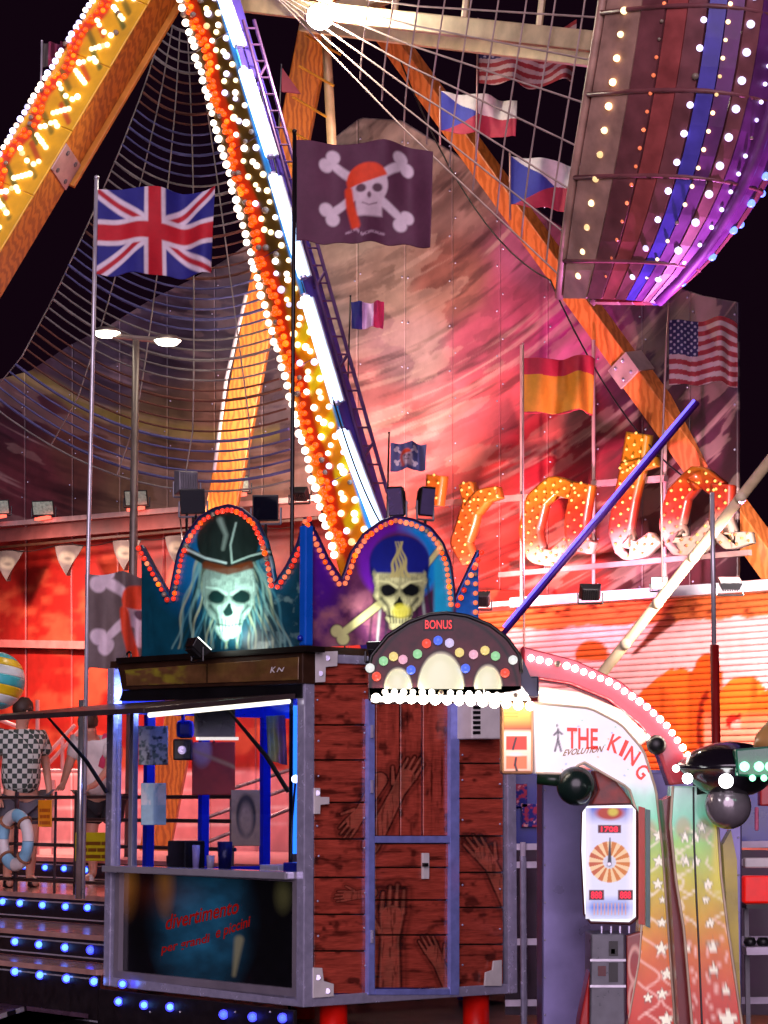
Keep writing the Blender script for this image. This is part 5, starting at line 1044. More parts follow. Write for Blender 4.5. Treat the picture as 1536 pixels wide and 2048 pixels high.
fl2 = P(1319, 1166, 21.6); floodlight('round white lamp glowing above the gutter rail', fl2, fl2 + Vector((-0.3, -1, -0.1)), (0.16, 0.12), None, None, 'floodlights', em('lamp face', '#fff0e0', 1.5))
MB().tube([fl2 - Z * 0.06, BD.hit(1319, 1190, 0.12)], 0.012).build('stem', GREYM, bpy.data.objects[[o.name for o in bpy.data.objects if o.get('label') == 'round white lamp glowing above the gutter rail'][0]])
# ================================================================== the ship, swung up to the right
AX = Vector((-1.3, 24.0, 9.8)); bdir = UB; TH = R(80)
tS = bdir * math.cos(TH) + Z * math.sin(TH); rS = bdir * math.sin(TH) - Z * math.cos(TH); aS = dR
HL = 2.95
def hull(s, ph, k=1.0):
    m = abs(s) / HL; hw = 0.75 * (1 - 0.75 * m ** 3) * k; qg = 6.05 - 0.75 * m ** 2.2; qk = 7.35 - 1.1 * m ** 3.5
    c_, s_ = math.cos(math.pi * ph), math.sin(math.pi * ph)
    return AX + tS * s + rS * (qg + (qk - qg) * abs(s_) ** 0.65) - aS * (hw * math.copysign(abs(c_) ** 0.65, c_))
ship = thing('pirate_ship', 'swinging pirate ship ride raised to the upper right with rows of lights on its hull', 'ride ship', hull(0, 0.5), None)
HM = [mat('hull brown violet', '#7a4448', 0.45, 0, 0.4, 5, 0.3), mat('hull plum', '#6a3070', 0.45, 0, 0.4, 5, 0.3), mat('hull rust', '#a04a48', 0.45, 0, 0.4, 5, 0.3), mat('hull blue', '#4a40a8', 0.4, 0, 0.3, 5, 0.2), mat('hull tan', '#b08878', 0.45, 0, 0.4, 5, 0.3)]
NP = 16; order = [4, 0, 2, 0, 3, 1, 0, 1, 1, 0, 1, 3, 0, 2, 0, 4]; ST = 26
for i in range(NP):
    vs = []; fs = []
    for j in range(ST + 1):
        s = -HL + 2 * HL * j / ST
        for ph in ((i + 0.03) / NP, (i + 0.97) / NP): vs.append(hull(s, ph, 1.0 + 0.012 * (i % 2)))
    for j in range(ST): fs.append((2 * j, 2 * j + 1, 2 * j + 3, 2 * j + 2))
    o = MB().add(vs, fs).build('hull_plank', HM[order[i]], ship, fix=False); s_ = o.modifiers.new('thickness', 'SOLIDIFY'); s_.thickness = 0.04; s_.offset = 0
for j in range(9):
    s = -HL * 0.9 + 1.8 * HL * j / 8; MB().tube([hull(s, k / 24, 1.03) for k in range(25)], 0.022, 6).build('hull_rib', HM[0], ship, True)
for s in (-HL, HL):
    vs = [hull(s * 0.985, k / 12) for k in range(13)]; MB().add(vs, [tuple(range(13))]).build('transom', HM[2], ship, fix=False)
for sd_ in (0.0, 1.0): MB().tube([hull(-HL + 2 * HL * j / 30, sd_) - rS * 0.03 for j in range(31)], 0.04, 8).build('gunwale', HM[4], ship, True)
MB().tube([hull(-HL + 2 * HL * j / 30, 0.5) + rS * 0.03 for j in range(31)], 0.05, 8).build('keel', HM[1], ship, True)
for ph, m, n, r_ in ((0.03, CREAM_B, 30, 0.030), (0.24, LILAC_B, 26, 0.028), (0.40, em('hull white lamp', '#d8d0ff', 1.0), 26, 0.034), (0.56, em('hull blue lamp', '#6a86ff', 1.3), 26, 0.036), (0.72, em('hull blue lamp', '#6a86ff', 1.3), 22, 0.034), (0.12, ROSE_B, 40, 0.018), (0.32, CREAM_B, 40, 0.018), (0.48, LILAC_B, 40, 0.018)):
    for j in range(n):
        s = -HL * 0.94 + 2 * HL * 0.94 * j / (n - 1); p = hull(s, ph); c_ = AX + tS * s + rS * 6.6; bulb(p + (p - c_).normalized() * 0.03, r_, m, ship)
for k in range(7):
    s = -1.5 + k * 0.5; b = MB().obox(AX + tS * s + rS * 6.35 - aS * 0.6, AX + tS * s + rS * 6.35 + aS * 0.6, tS, rS, 0.35, 0.08).build('bench', mat('red seat', '#a81c20', 0.5), ship, bevel=0.02)
    MB().obox(AX + tS * (s + 0.2) + rS * 6.05 - aS * 0.6, AX + tS * (s + 0.2) + rS * 6.05 + aS * 0.6, tS, rS, 0.06, 0.6).build('bench_back', MC['red seat'], b, bevel=0.02)
AM = mat('cream arm', '#d0b890', 0.45, 0.1, 0.25)
for s in (-0.9, 0.9):
    for q in (-0.6, 0.6): MB().bar(AX + aS * q, AX + tS * s + rS * 6.1 + aS * q, 0.14, 0.17).build('hanging_arm', AM, ship, bevel=0.01)
for k in range(1, 6):
    for s0, s1 in ((-0.9, 0.9),): MB().tube([AX - aS * 0.6 + (tS * s0 + rS * 6.1) * (k / 6), AX - aS * 0.6 + (tS * s1 + rS * 6.1) * (k / 6)], 0.03, 6).build('cross_bar', AM, ship)
ROPE = mat('pale rope', '#b09890', 0.8, 0, 0.3)
for k in range(17):
    s = -2.8 + 5.6 * k / 16; q = AX + rS * 1.2 - aS * 0.8; g_ = hull(s, 0.0); mid = (q + g_) / 2 - Z * 0.06; MB().tube([q, mid, g_], 0.009, 5).build('rope', ROPE, ship)
for k in range(9):
    f_k = 0.35 + k * 0.075; MB().tube([(AX + rS * 1.2 - aS * 0.8).lerp(hull(-2.8 + 5.6 * j / 16, 0.0), f_k) for j in range(17)], 0.008, 5).build('rope', ROPE, ship)
# ================================================================== added rope net, its arcs stand in for light trails
net = thing('trail_net', 'added rope net between the two front legs, sagging arcs in place of light trails', 'net', P(330, 900, 25.4))
NPl = Plane(P(330, 600, 25.2), (0.80, -0.60, 0)); NR = [mat('rope grey', '#706a68', 0.85, 0, 0.3), mat('rope brown', '#5a3428', 0.85, 0, 0.3), mat('rope blue grey', '#4c4c78', 0.85, 0, 0.3)]
LE = [(330, 40), (290, 170), (240, 300), (180, 440), (110, 590), (40, 720), (-30, 800)]; RE = [(400, 60), (430, 190), (465, 340), (500, 500), (540, 680), (575, 830), (585, 960)]
NH = 46; le = resample(LE, NH); re_ = resample(RE, NH)
grid = []
for k in range(NH):
    a, b = le[k], re_[k]; sag = 12 + 1.6 * k; row = []
    for j in range(15): t = j / 14; row.append((a[0] + (b[0] - a[0]) * t, a[1] + (b[1] - a[1]) * t + sag * 4 * t * (1 - t)))
    grid.append(row); MB().tube([NPl.hit(x, y, 0.06 * math.sin(k * 0.5 + i * 0.4)) for i, (x, y) in enumerate(row)], 0.012 if k % 4 else 0.017, 5).build('rope', NR[(k // 5) % 3], net)
for j in range(0, 15, 3): MB().tube([NPl.hit(*grid[k][j], 0.06 * math.sin(k * 0.5 + j * 0.4) + 0.012) for k in range(0, NH, 3)], 0.008, 5).build('rope', NR[0], net)
# ================================================================== street lamp, pulled along the line of sight to stand before the board
lb = P(266, 1604, 24.4); sl = thing('street_lamp', 'tall double headed street lamp shining before the scenery left of the bulb leg', 'street lamp', (lb.x, 24.4, 1.1)); tp = P(272, 680, 24.4)
MB().tube([Vector((tp.x, 24.4, 1.1)), tp], [0.055, 0.035], 10).build('pole', mat('pale lamp steel', '#6a605a', 0.4, 0.4), sl, True); MB().tube([P(225, 671, 24.4), tp + Z * 0.02, P(322, 680, 24.4)], 0.03, 8).build('cross_arm', MC['pale lamp steel'], sl)
for x, y in ((214, 667), (335, 683)):
    MB().lathe(P(x, y, 24.4) + Z * 0.012, [(0.02, 0.06), (0.10, 0.045), (0.15, 0.0)], 20).build('head', MC['pale lamp steel'], sl, True)
    o = MB().lathe(P(x, y, 24.4) - Z * 0.012, [(0.02, -0.03), (0.10, -0.02), (0.14, 0.02)], 20).build('lamp_glass', em('street lamp glow', '#fff4dc', 6.0), sl, True)
# ================================================================== flags
def union(x0, y0, x1, y1):
    def fn(x, y):
        u = (x - x0) / (x1 - x0) * 2 - 1; v = (y - y0) / (y1 - y0) * 2 - 1; c = base(x, '#1c1c78')
        k = 1.7; X = u * k; d1 = np.abs(X * 1 - v * k) / math.hypot(1, k); d2 = np.abs(X + v * k) / math.hypot(1, k); d = np.minimum(d1, d2)
        c = mix(c, sm(d - 0.17, 0.04), '#d8c8d4'); c = mix(c, sm(d - 0.06, 0.04), '#b01428')
        c = mix(c, sm(np.minimum(np.abs(X) - 0.30, np.abs(v) - 0.30), 0.04), '#d8c8d0'); return mix(c, sm(np.minimum(np.abs(X) - 0.19, np.abs(v) - 0.19), 0.04), '#b80c20')
    return fn
def stars_stripes(x0, y0, x1, y1):
    def fn(x, y):
        u = (x - x0) / (x1 - x0); v = (y - y0) / (y1 - y0); c = base(x, '#c8a8a8'); c = mix(c, ((v * 13).astype(int) % 2 == 0) * 1.0, '#a03038')
        k = (u < 0.52) & (v < 0.54); c = mix(c, k * 1.0, '#2c2458'); s = (np.sin(u * 75) * np.sin(v * 60) > 0.45) & k; return mix(c, s * 0.9, '#c8c0d0')
    return fn
def tri(cols, vert=True):
    def mk(x0, y0, x1, y1):
        def fn(x, y):
            k = (x - x0) / (x1 - x0) if vert else (y - y0) / (y1 - y0); c = base(x, cols[0]); c = mix(c, k > cols[3], cols[1]); return mix(c, k > cols[4], cols[2])
        return fn
    return mk
def czech(x0, y0, x1, y1):
    def fn(x, y):
        u = (x - x0) / (x1 - x0); v = (y - y0) / (y1 - y0); c = mix(base(x, '#d8d0d0'), v > 0.5, '#a83048'); return mix(c, (u < 0.5 - np.abs(v - 0.5)) * 1.0, '#3a40a0')
    return fn
def jolly(cx, cy, s, ground, alt=False):
    def fn(x, y):
        c = base(x, ground) * (0.8 + 0.4 * fbm(x / 50, y / 50))[:, None]
        for a, b in (((cx - 0.95 * s, cy - 0.75 * s), (cx + 0.95 * s, cy + 0.75 * s)), ((cx - 0.95 * s, cy + 0.62 * s), (cx + 0.95 * s, cy - 0.72 * s))): c = bone(c, x, y, a, b, 0.19 * s, '#d8c4cc', ground)
        c = mix(c, sm(dell(x, y, cx + 0.05 * s, cy - 0.1 * s, 0.50 * s, 0.52 * s), 4), '#d4bcc4'); c = mix(c, sm(drect(x, y, cx - 0.2 * s, cy + 0.2 * s, cx + 0.32 * s, cy + 0.62 * s) - 6, 5), '#d0b8c0')
        for q in (-0.14, 0.28): c = mix(c, sm(dell(x, y, cx + q * s, cy - 0.02 * s, 0.13 * s, 0.11 * s), 4), '#5a3a48')
        c = mix(c, sm(dell(x, y, cx + 0.07 * s, cy + 0.16 * s, 0.05 * s, 0.08 * s), 3), '#6a4a58'); c = mix(c, sm(dpoly(x, y, [(cx - 0.1 * s, cy + 0.36 * s), (cx + 0.06 * s, cy + 0.42 * s), (cx + 0.26 * s, cy + 0.36 * s)], 1.2), 3), '#7a5a66')
        d = np.maximum(dell(x, y, cx + 0.02 * s, cy - 0.22 * s, 0.53 * s, 0.46 * s), (y - (cy - 0.18 * s)) + 0.3 * (x - cx)); c = mix(c, sm(d, 4), '#e04018')
        c = mix(c, sm(dpoly(x, y, [(cx - 0.46 * s, cy + 0.02 * s), (cx - 0.42 * s, cy + 0.4 * s), (cx - 0.28 * s, cy + 0.92 * s)], 0.10 * s, 0.12 * s), 5), '#e04018')
        if not alt: c = mix(c, sm(dpoly(x, y, [(cx - 40, cy + 86), (cx - 20, cy + 80), (cx - 8, cy + 92), (cx + 10, cy + 84), (cx + 34, cy + 88)], 2), 4) * (fbm(x / 3, y / 3) > 0.35) * 0.8, '#c8a8b8')
        return c
    return fn
CLOTH = pmat('flag cloth', 0.75, 0, 0, 0.1, 20, 0.05)
PM = mat('white flag pole', '#c8c4cc', 0.3, 0.5); PMd = mat('dark flag pole', '#181018', 0.35, 0.3)
def flag(label, Y, pole, rect, fn, pm, r=0.015, amp=0.06, foot=None, skew=0.0, pr2=None):
    """pole: list of pixel points top to bottom; rect: cloth corners"""
    f = thing('flag', label, 'flag', P(*(pole[-1] if pole else rect[:2]), Y) if pole else P(rect[0], rect[1], Y), 'flags around the ride')
    if pole:
        pts = [P(x, y, Y) for x, y in pole]
        if foot is not None: pts.append(Vector((pts[-1].x, Y, foot)))
        MB().tube(pts, r, 8).build('pole', pm, f, True); bulb(pts[0] + Z * 0.01, r * 1.4, pm, f, 'finial', 1)
        if pr2: MB().tube([P(*pr2[0], Y), Vector((P(*pr2[1], Y).x, Y, foot if foot is not None else P(*pr2[1], Y).z))], r * 1.7, 10).build('pole_sleeve', pr2[2], f, True)
    x0, y0, x1, y1 = rect
    W_px, H_px = x1 - x0, y1 - y0; ph = (x0 * 0.37) % 6.28; am = min(H_px * 0.05, 8)
    off = lambda x: skew * (x - x0) / W_px + am * ((x - x0) / W_px) ** 0.8 * np.sin((x - x0) / W_px * 8.2 + ph)
    xx = np.linspace(x0, x1, 40); fly = x1 - 0.035 * W_px
    top = [(x, y0 + float(off(x))) for x in xx]; bot = [(x0 + (x - x0) * 0.975, y1 + float(off(x)) * 0.8 + 2.5 * math.sin(x * 0.09)) for x in xx]
    sheet('cloth', FP(Y), top, bot, 140, 90, lambda x, y: fn(x, y - off(x)), CLOTH, f, thick=0.006, disp=lambda u, v: (amp * 1.5) * u ** 0.7 * np.sin(u * 11 + v * 1.6 + x0) + amp * 0.5 * u * np.sin(u * 23 - v * 3 + ph))
    return f
flag('large union jack on the tall white pole in front of the net', 19.6, [(193, 358), (186, 700), (176, 1120)], (191, 378, 430, 550), union(191, 378, 430, 550), PM, 0.018, foot=0.87, pr2=((165, 1400), (157, 1860), mat('chrome sleeve', '#b8b4b4', 0.2, 0.8)))
flag('large dark pirate flag with skull in red bandana on a black pole', 18.7, [(589, 265), (586, 700), (584, 1088)], (592, 280, 866, 482), jolly(733, 374, 78, '#5a2c44'), PMd, 0.016, skew=14, foot=0.02)
flag('grey pirate flag with white bone hanging low on the union jack pole', 19.6, [], (170, 1148, 292, 1336), jolly(292, 1225, 92, '#6a5a58', True), PM, amp=0.05)
flag('small french tricolour right of the ladder', 22.3, [(701, 594), (697, 720), (690, 1000)], (703, 604, 768, 656), tri(('#1c1c6a', '#c8a0c8', '#b02858', 0.33, 0.68))(703, 604, 768, 656), PMd, 0.008, foot=0.9)
flag('small blue grey pirate flag above the skull crown', 20.0, [(778, 868), (775, 1000), (772, 1100)], (781, 886, 852, 940), jolly(812, 912, 20, '#5a5a8a', True), PMd, 0.008, foot=0.9)
flag('red and yellow spanish flag below the ship', 22.0, [(1046, 690), (1046, 980)], (1048, 716, 1190, 826), tri(('#b8203a', '#d89020', '#b8283a', 0.30, 0.98), False)(1048, 716, 1190, 826), MC['pinkish frame steel'], 0.010, foot=3.0)
flag('stars and stripes flag on a pole right of the orange leg', 21.3, [(1338, 610), (1332, 700), (1322, 960)], (1338, 640, 1478, 768), stars_stripes(1310, 640, 1478, 768), MC['pinkish frame steel'], 0.010, foot=3.6)
flag('stars and stripes flag high at the top of the picture', 22.6, [(956, 40), (952, 330)], (958, 56, 1150, 168), stars_stripes(958, 56, 1150, 168), MC['pinkish frame steel'], 0.010, amp=0.1)
flag('union jack cut off at the upper right corner', 20.5, [(1392, -60), (1388, 120)], (1394, -70, 1490, 62), union(1394, -70, 1490, 62), MC['pinkish frame steel'], 0.010)
flag('white, red and blue flag nearer the axle over the orange leg', 22.9, [(880, 176), (880, 290)], (882, 182, 1034, 262), czech(882, 182, 1034, 262), MC['pinkish frame steel'], 0.010, skew=18)
flag('white, red and blue flag lower down over the orange leg', 22.5, [(1020, 306), (1020, 440)], (1022, 312, 1200, 410), czech(1022, 312, 1200, 410), MC['pinkish frame steel'], 0.010, skew=22)
flag('small dark red and grey flag on a thin pole left of the bulb leg', 24.2, [(84, 84), (80, 260)], (86, 86, 130, 132), tri(('#4a4440', '#8a3a58', '#5a1438', 0.25, 0.6))(86, 86, 130, 132), PM, 0.012)
f = thing('flag', 'small dark red triangular pennant beside the top of the ladder', 'flag', P(562, 190, 23.2), 'flags around the ride'); MB().tube([P(563, 128, 23.2), P(558, 250, 23.2), P(556, 330, 23.2)], 0.008, 6).build('pole', PMd, f); sheet('cloth', FP(23.2), [(563, 134), (566, 138)], [(563, 184), (602, 188)], 20, 20, lambda x, y: base(x, '#7a2438'), CLOTH, f, thick=0.006)
# ---- thin pole with red sleeve right
f = thing('banner_pole', 'thin pole with dark red sleeve standing behind the black dish head', 'pole', P(1430, 1480, 16.0)); MB().tube([P(1424, 985, 16), P(1428, 1290, 16)], 0.016, 8).build('upper_pole', PM, f, True); p = P(1429, 1290, 16); MB().tube([p, Vector((p.x, 16, 0))], 0.03, 10).build('sleeve', mat('dark red sleeve', '#7a1010', 0.35, 0, 0.1), f, True)
# ---- more things in the booth
def frame_pic(x, y):
    c = base(x, '#c8a078') * (0.8 + 0.4 * fbm(x / 9, y / 9))[:, None]; c = mix(c, sm(dell(x, y, 492, 1632, 20, 44), 4), '#2a1a18'); return mix(c, sm(dell(x, y, 492, 1640, 13, 32), 8) * (0.5 + 0.5 * fbm(x / 6, y / 8)), '#d8b088')
o = quad('picture', FP(17.55), 462, 1580, 520, 1692, 40, 70, frame_pic, MC['paper print'], None, thick=0.01); tag(o, 'tan picture with dark oval leaning on the booth counter', 'picture')
o = quad('menu_board', FP(17.6), 384, 1484, 470, 1590, 50, 60, lambda x, y: mix(mix(base(x, '#c02a1c') * (0.7 + 0.5 * fbm(x / 20, y / 20))[:, None], sm(dell(x, y, 404, 1502, 18, 30), 10) * 0.8, '#e8a8a0'), sm(np.abs(y - 1500 - (x - 384) * 0.4) - 4, 6) * 0.7, '#e0a060'), MC['paper print'], None, thick=0.006); tag(o, 'red price board hanging under the dark monitor', 'board'); MB().tube([P(428, 1486, 17.6), P(428, 1400, 17.6)], 0.006, 6).build('hanger', DARK, o)
t = thing('desk_lamp', 'small round white lamp at the right end of the booth window', 'lamp', P(590, 1560, 16.35)); bulb(P(591, 1558, 16.35), 0.028, em('desk lamp glow', '#c8d0ff', 5.0), t, 'globe'); MB().tube([P(591, 1562, 16.35), P(584, 1640, 16.4), P(582, 1718, 16.4)], 0.008, 6).build('stem', DARK, t)
for lab, x, h, m in (('stack of white tickets on the booth counter', 0.62, 0.05, WHITEP), ('blue cash tray at the right of the booth counter', 0.35, 0.07, BLUEP), ('dark till box at the left of the booth counter', 1.75, 0.20, DARK)):
    q = bp(x, 0.25, 1.171); tag(MB().obox(q, q + Z * h, dL, dR, 0.22, 0.18).build(lab.split()[-1] if False else ('ticket_stack', 'cash_tray', 'till')[(0 if 'tickets' in lab else 1 if 'tray' in lab else 2)], m, None, bevel=0.008), lab, ('tickets' if 'tickets' in lab else 'tray' if 'tray' in lab else 'till'))
# ================================================================== fence and goods behind the machines
fen = thing('fence', 'white steel fence with blue screen behind the booth and machines', 'fence', P(1050, 2048, 17.0)); FW = mat('white lilac rail', '#c4b8cc', 0.35, 0.2)
for y in (1694, 1730, 1884, 2006): MB().bar(P(1012, y, 17.2), P(1580, y - 6, 16.6), 0.04, 0.045).build('rail', FW, fen)
for x in (1046, 1110, 1300, 1560): p = P(x, 1700, 17.1); MB().tube([Vector((p.x, p.y, 0)), Vector((p.x, p.y, P(x, 1690, 17.1).z + 0.02))], 0.02, 8).build('post', FW, fen)
MB().tube([P(1046, 1712, 16.2), Vector((P(1046, 1712, 16.2).x, 16.2, 0))], 0.022, 8).build('gate_post', STEEL, fen)
MB().prism(FP(17.6), [(1010, 1540), (1600, 1540), (1600, 1690), (1010, 1690)], -0.03, 0.0).build('blue_screen', mat('deep blue screen', '#0e1c8a', 0.3, 0, 0.4, 4, coat=0.4), fen)
MB().prism(FP(17.7), [(1010, 1700), (1600, 1700), (1600, 2030), (1010, 2030)], -0.03, 0.0).build('lower_screen', mat('plum screen', '#341030', 0.35, 0.2, 0.5, 5), fen)
for k, (x, y, lab) in enumerate(((1036, 1590, 'small red flower decal at the top of the blue screen'), (1060, 1630, 'red and violet decal in the middle of the blue screen'))):
    o = quad('decal', FP(17.55), x - 16, y - 22, x + 18, y + 24, 24, 30, lambda xx, yy: mix(mix(base(xx, '#161a7a'), np.clip((fbm(xx / 9, yy / 9 + 3) - 0.48) * 8, 0, 1), '#b02848'), np.clip((fbm(xx / 6 + 5, yy / 6) - 0.62) * 9, 0, 1), '#e8a0a8'), CLOTH, None, thick=0.004); tag(o, lab, 'decal')
for lab, nm, x0, y0, x1, y1, m in (('bright red box on the shelf at the right edge', 'red_box', 1488, 1752, 1552, 1806, mat('hot red box', '#e01408', 0.35, em='#e01408', ems=0.25)), ('red bottle shaped bag hanging at the right edge under the dish', 'red_bag', 1520, 1570, 1560, 1612, REDP), ('white box with red print on the right fence', 'white_box', 1490, 1716, 1552, 1736, WHITEP), ('pink slim bottle hanging before the blue screen', 'bottle', 1510, 1614, 1518, 1662, mat('pink bottle', '#d86a90', 0.3))):
    tag(MB().pbox(FP(16.4), x0, y0, x1, y1, -0.12 if nm != 'bottle' else -0.03, 0.0).build(nm, m, None, bevel=0.012), lab, nm.split('_')[-1])
sh = thing('shelf', 'dark shelf with white edge at the right border', 'shelf', P(1510, 1810, 16.5)); MB().bar(P(1482, 1810, 16.5), P(1600, 1808, 16.5), 0.5, 0.03).build('board', DARK, sh); MB().bar(P(1482, 1898, 16.4), P(1600, 1896, 16.4), 0.5, 0.05).build('board', FW, sh); MB().bar(P(1492, 1806, 16.5), Vector((P(1492, 1806, 16.5).x, 16.5, 0)), 0.03, 0.03).build('leg', GREYM, sh); MB().bar(P(1590, 1806, 16.5), Vector((P(1590, 1806, 16.5).x, 16.5, 0)), 0.03, 0.03).build('leg', GREYM, sh)
for k in range(3): tag(MB().lathe(P(1500 + 26 * k, 1893, 16.3), [(0.03, 0.0), (0.045, 0.03), (0.03, 0.06)], 12).build('pot', DARK, None, True), 'dark pot on the lower white shelf, %s from the machine' % ('first', 'second', 'third')[k], 'pot', 'pots on the shelf')
# ================================================================== people on the deck
def skin(name, verts, edges, rad, m, parent, root=0):
    me = bpy.data.meshes.new(name); me.from_pydata([tuple(v) for v in verts], edges, []); o = link(name, me, m, parent)
    md = o.modifiers.new('skin', 'SKIN'); md.use_smooth_shade = True
    lay = me.skin_vertices[0].data if len(me.skin_vertices) else None
    if lay is None:
        bpy.context.view_layer.objects.active = o; bpy.ops.mesh.customdata_skin_add(); lay = me.skin_vertices[0].data
    for i, r in enumerate(rad): lay[i].radius = (r, r) if not isinstance(r, tuple) else r
    lay[root].use_root = True
    s = o.modifiers.new('sub', 'SUBSURF'); s.levels = 2; s.render_levels = 2; return o
SKN = mat('skin', '#c89078', 0.5, 0, 0.1); HAIR = mat('brown hair', '#3a2418', 0.6)
def person(label, base_, fwd, lean, shirt, short, arm, shoe, scale=1.0):
    z0 = base_.z; r = thing('person', label, 'person', base_, None); fx = Vector(fwd).normalized(); sx = Vector((fx.y, -fx.x, 0))
    def q(f, s, z): return base_ + (fx * f + sx * s + Z * z) * scale
    hip = q(0, 0, 0.92); ch = q(lean * 0.45, 0, 1.22 - lean * 0.05); nk = q(lean * 0.85, 0, 1.46 - lean * 0.22); hd = q(lean * 1.05 + 0.03, 0, 1.62 - lean * 0.32)
    V = [hip, q(lean * 0.2, 0, 1.06), ch, nk, hd]; E = [(0, 1), (1, 2), (2, 3), (3, 4)]; Rd = [0.14, 0.135, 0.15, 0.055, 0.09]
    for s in (-1, 1):
        n = len(V); V += [q(0, 0.10 * s, 0.84), q(0.03, 0.11 * s, 0.48), q(-0.02, 0.11 * s, 0.09), q(0.13, 0.13 * s, 0.03)]; E += [(0, n), (n, n + 1), (n + 1, n + 2), (n + 2, n + 3)]; Rd += [0.095, 0.062, 0.042, 0.034]
        n = len(V); sh_ = q(lean * 0.72, 0.19 * s, 1.38 - lean * 0.16); el, wr, hn = arm(q, s, lean); V += [sh_, el, wr, hn]; E += [(2, n), (n, n + 1), (n + 1, n + 2), (n + 2, n + 3)]; Rd += [0.058, 0.043, 0.03, 0.032]
        for k in range(4):
            d = (hn - wr).normalized(); m_ = len(V); o_ = sx * (0.022 * (k - 1.5)); V += [hn + d * 0.05 + o_, hn + d * 0.085 + o_ * 1.1 - Z * 0.012]; E += [(n + 3, m_), (m_, m_ + 1)]; Rd += [0.010, 0.008]
        m_ = len(V); V += [hn + sx * (-0.045 * s) - Z * 0.01]; E += [(n + 3, m_)]; Rd += [0.010]
    skin('body', V, E, [x * scale for x in Rd], SKN, r)
    tv = [hip - Z * 0.10, V[1], ch, q(lean * 0.75, 0, 1.40 - lean * 0.18)]; te = [(0, 1), (1, 2), (2, 3)]; tr = [0.20, 0.20, 0.23, 0.13]
    for s in (-1, 1):
        n = len(tv); sh_ = q(lean * 0.72, 0.19 * s, 1.38 - lean * 0.16); el, wr, hn = arm(q, s, lean); tv += [sh_, sh_.lerp(el, 0.7)]; te += [(2, n), (n, n + 1)]; tr += [0.10, 0.085]
    skin('shirt', tv, te, [x * scale for x in tr], shirt, r)
    pv = [hip]; pe = []; pr = [0.19]
    for s in (-1, 1): n = len(pv); pv += [q(0, 0.10 * s, 0.80), q(0.025, 0.112 * s, 0.55)]; pe += [(0, n), (n, n + 1)]; pr += [0.135, 0.11]
    skin('shorts', pv, pe, [x * scale for x in pr], short, r)
    for s in (-1, 1): MB().lathe(q(0.05, 0.12 * s, 0.04), [(0.03, -0.04), (0.055, -0.03), (0.05, 0.02), (0.03, 0.05)], 12).build('shoe', shoe, r, True)
    hm = MB().lathe(hd + fx * -0.012 + Z * 0.025, [(0.001, 0.105), (0.055, 0.093), (0.09, 0.05), (0.1, 0.0), (0.094, -0.04), (0.07, -0.06)], 16); hm.build('hair', HAIR, r, True)
    for s in (-1, 1): bulb(hd + fx * 0.085 + sx * 0.032 * s + Z * 0.005, 0.010, DARK, r, 'eye', 1)
    MB().lathe(hd + fx * 0.10 - Z * 0.02, [(0.016, -0.02), (0.008, 0.02)], 8).build('nose', SKN, r, True)
    return r
CHK = mat('checked shirt', '#8a9080', 0.8, 0, 0.0); t_ = CHK.node_tree; ck = t_.nodes.new('ShaderNodeTexChecker'); ck.inputs['Scale'].default_value = 22; ck.inputs['Color1'].default_value = (0.55, 0.58, 0.52, 1); ck.inputs['Color2'].default_value = (0.04, 0.06, 0.05, 1); tc_ = t_.nodes.new('ShaderNodeTexCoord'); t_.links.new(tc_.outputs['Object'], ck.inputs['Vector']); t_.links.new(ck.outputs[0], t_.nodes['Principled BSDF'].inputs['Base Color'])
p = G(38, 1775, 0.87); arm_dn = lambda q, s, l: (q(-0.02, 0.25 * s, 1.12), q(0.08, 0.25 * s, 0.88), q(0.10, 0.25 * s, 0.82))
person('person in a black and white checked shirt standing behind the life ring', Vector((p.x, p.y, 0.87)), (0.5, -0.9, 0), 0.0, CHK, mat('grey shorts', '#5a5660', 0.8), arm_dn, DARK)
p = G(205, 1768, 0.87); arm_fw = lambda q, s, l: (q(l * 0.9 + 0.04, 0.22 * s, 1.10), q(l * 1.0 + 0.20, 0.17 * s, 0.94), q(l * 1.0 + 0.27, 0.15 * s, 0.92))
r2 = person('person in white shirt and dark shorts leaning over the rail with pink bag', Vector((p.x, p.y, 0.87)), (-0.35, -0.95, 0), 0.32, mat('white shirt', '#d8d0cc', 0.8), mat('dark shorts', '#14141c', 0.8), arm_fw, WHITEP)
bb = P(216, 1505, p.y - 0.25); bag = MB().lathe(bb, [(0.001, 0.19), (0.07, 0.17), (0.09, 0.0), (0.085, -0.14), (0.001, -0.18)], 14, (0.1, 0, 1)).build('shoulder_bag', mat('pink bag', '#d8406a', 0.6), None, True); tag(bag, 'pink bag slung on the shoulder of the leaning person', 'bag')
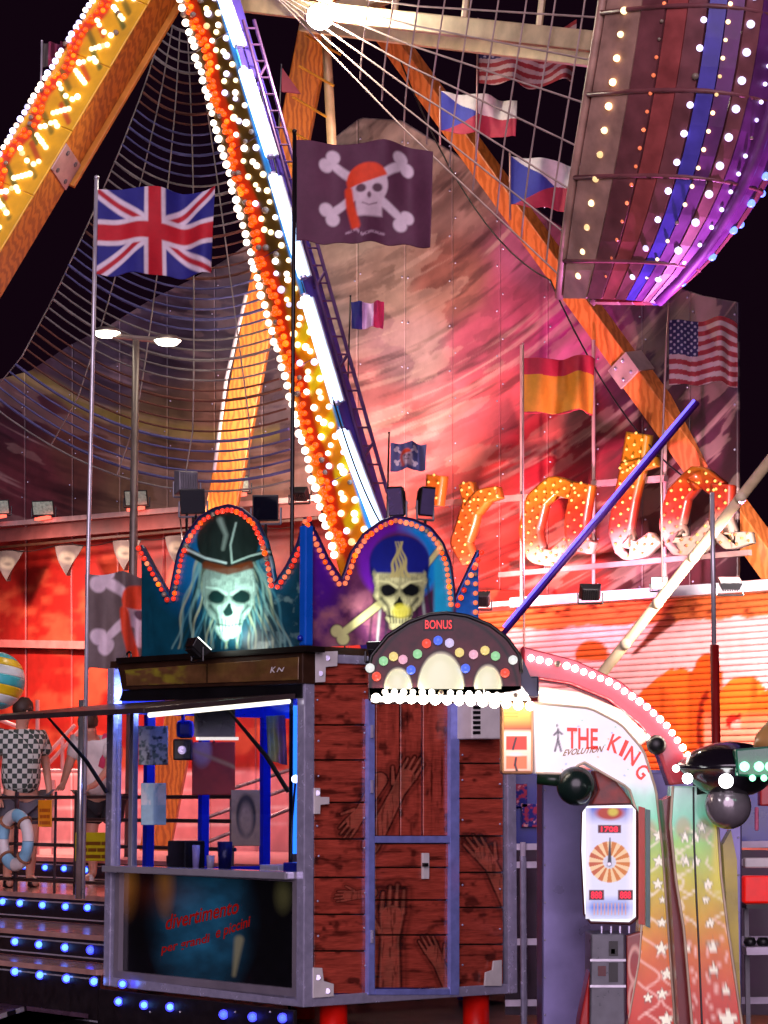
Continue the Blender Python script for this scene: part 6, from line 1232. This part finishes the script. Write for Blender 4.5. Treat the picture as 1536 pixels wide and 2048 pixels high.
# ================================================================== lamps that wash the scene; the violet and warm ones are added
def wash(label, x, y, tgt, pw, col, ang=110, w=0.5, g='red floodlights on the sign rail'):
    p = BD.hit(x, y, w); floodlight(label, p, tgt, (0.2, 0.16), (pw, col, ang), None, g, em('lens ' + label[-12:], col, 1.0))
wash('red floodlight on the gutter under the first sign letter', 960, 1196, BD.hit(960, 900, -0.5), 360, (1.0, 0.5, 0.45), 140, 1.1)
wash('red floodlight on the gutter under the middle of the sign', 1180, 1182, BD.hit(1120, 860, -0.5), 330, (1.0, 0.38, 0.62), 140, 1.1)
wash('violet floodlight on the gutter under the last sign letter', 1460, 1160, hull(-0.3, 0.4), 1100, (0.75, 0.25, 0.9), 90, 1.3)
wash('warm floodlight on the beam end lighting the scenery board', 600, 985, BD.hit(720, 600, -0.5), 420, (1.0, 0.80, 0.62), 130, 1.4, 'floodlights on the beam')
pr = BD.hit(1590, 1130, 2.2); floodlight('floodlight at the right edge lighting the painted shutter', pr, BD.hit(1480, 1400, 0.0), (0.25, 0.2), (1250, (1.0, 0.84, 0.80), 90), None, 'floodlights', LENS_ON)
MB().tube([pr + Vector((0.06, 0.06, -0.1)), Vector((pr.x + 0.06, pr.y + 0.06, 0))], 0.02).build('stand', DARK, [o for o in bpy.data.objects if o.get('label') == 'floodlight at the right edge lighting the painted shutter'][0])

# ================================================================== cables
def cable(label, pts, r=0.009):
    q = []
    for (a, b, sag) in pts:
        for i in range(13): t = i / 12; v = a.lerp(b, t) - Z * (sag * 4 * t * (1 - t)); q.append(v)
    tag(MB().tube(q, r, 5).build('cable', DARK, None, True), label, 'cable')
cable('black cable sagging from the lighting beam to the booth crown floodlight', [(BD.hit(360, 1030, 0.55), BL.hit(392, 1030, -0.72), 0.35)])
cable('black cable hanging along the centre leg down to the crown', [(P(520, 180, 22.0), P(640, 700, 21.3), 0.12), (P(640, 700, 21.3), P(760, 1045, 20.6), 0.15)])
cable('black power cable looped below the orange right leg', [(P(800, 120, 23.9), P(1100, 560, 22.8), 0.4), (P(1100, 560, 22.8), P(1420, 985, 22.0), 0.35)])
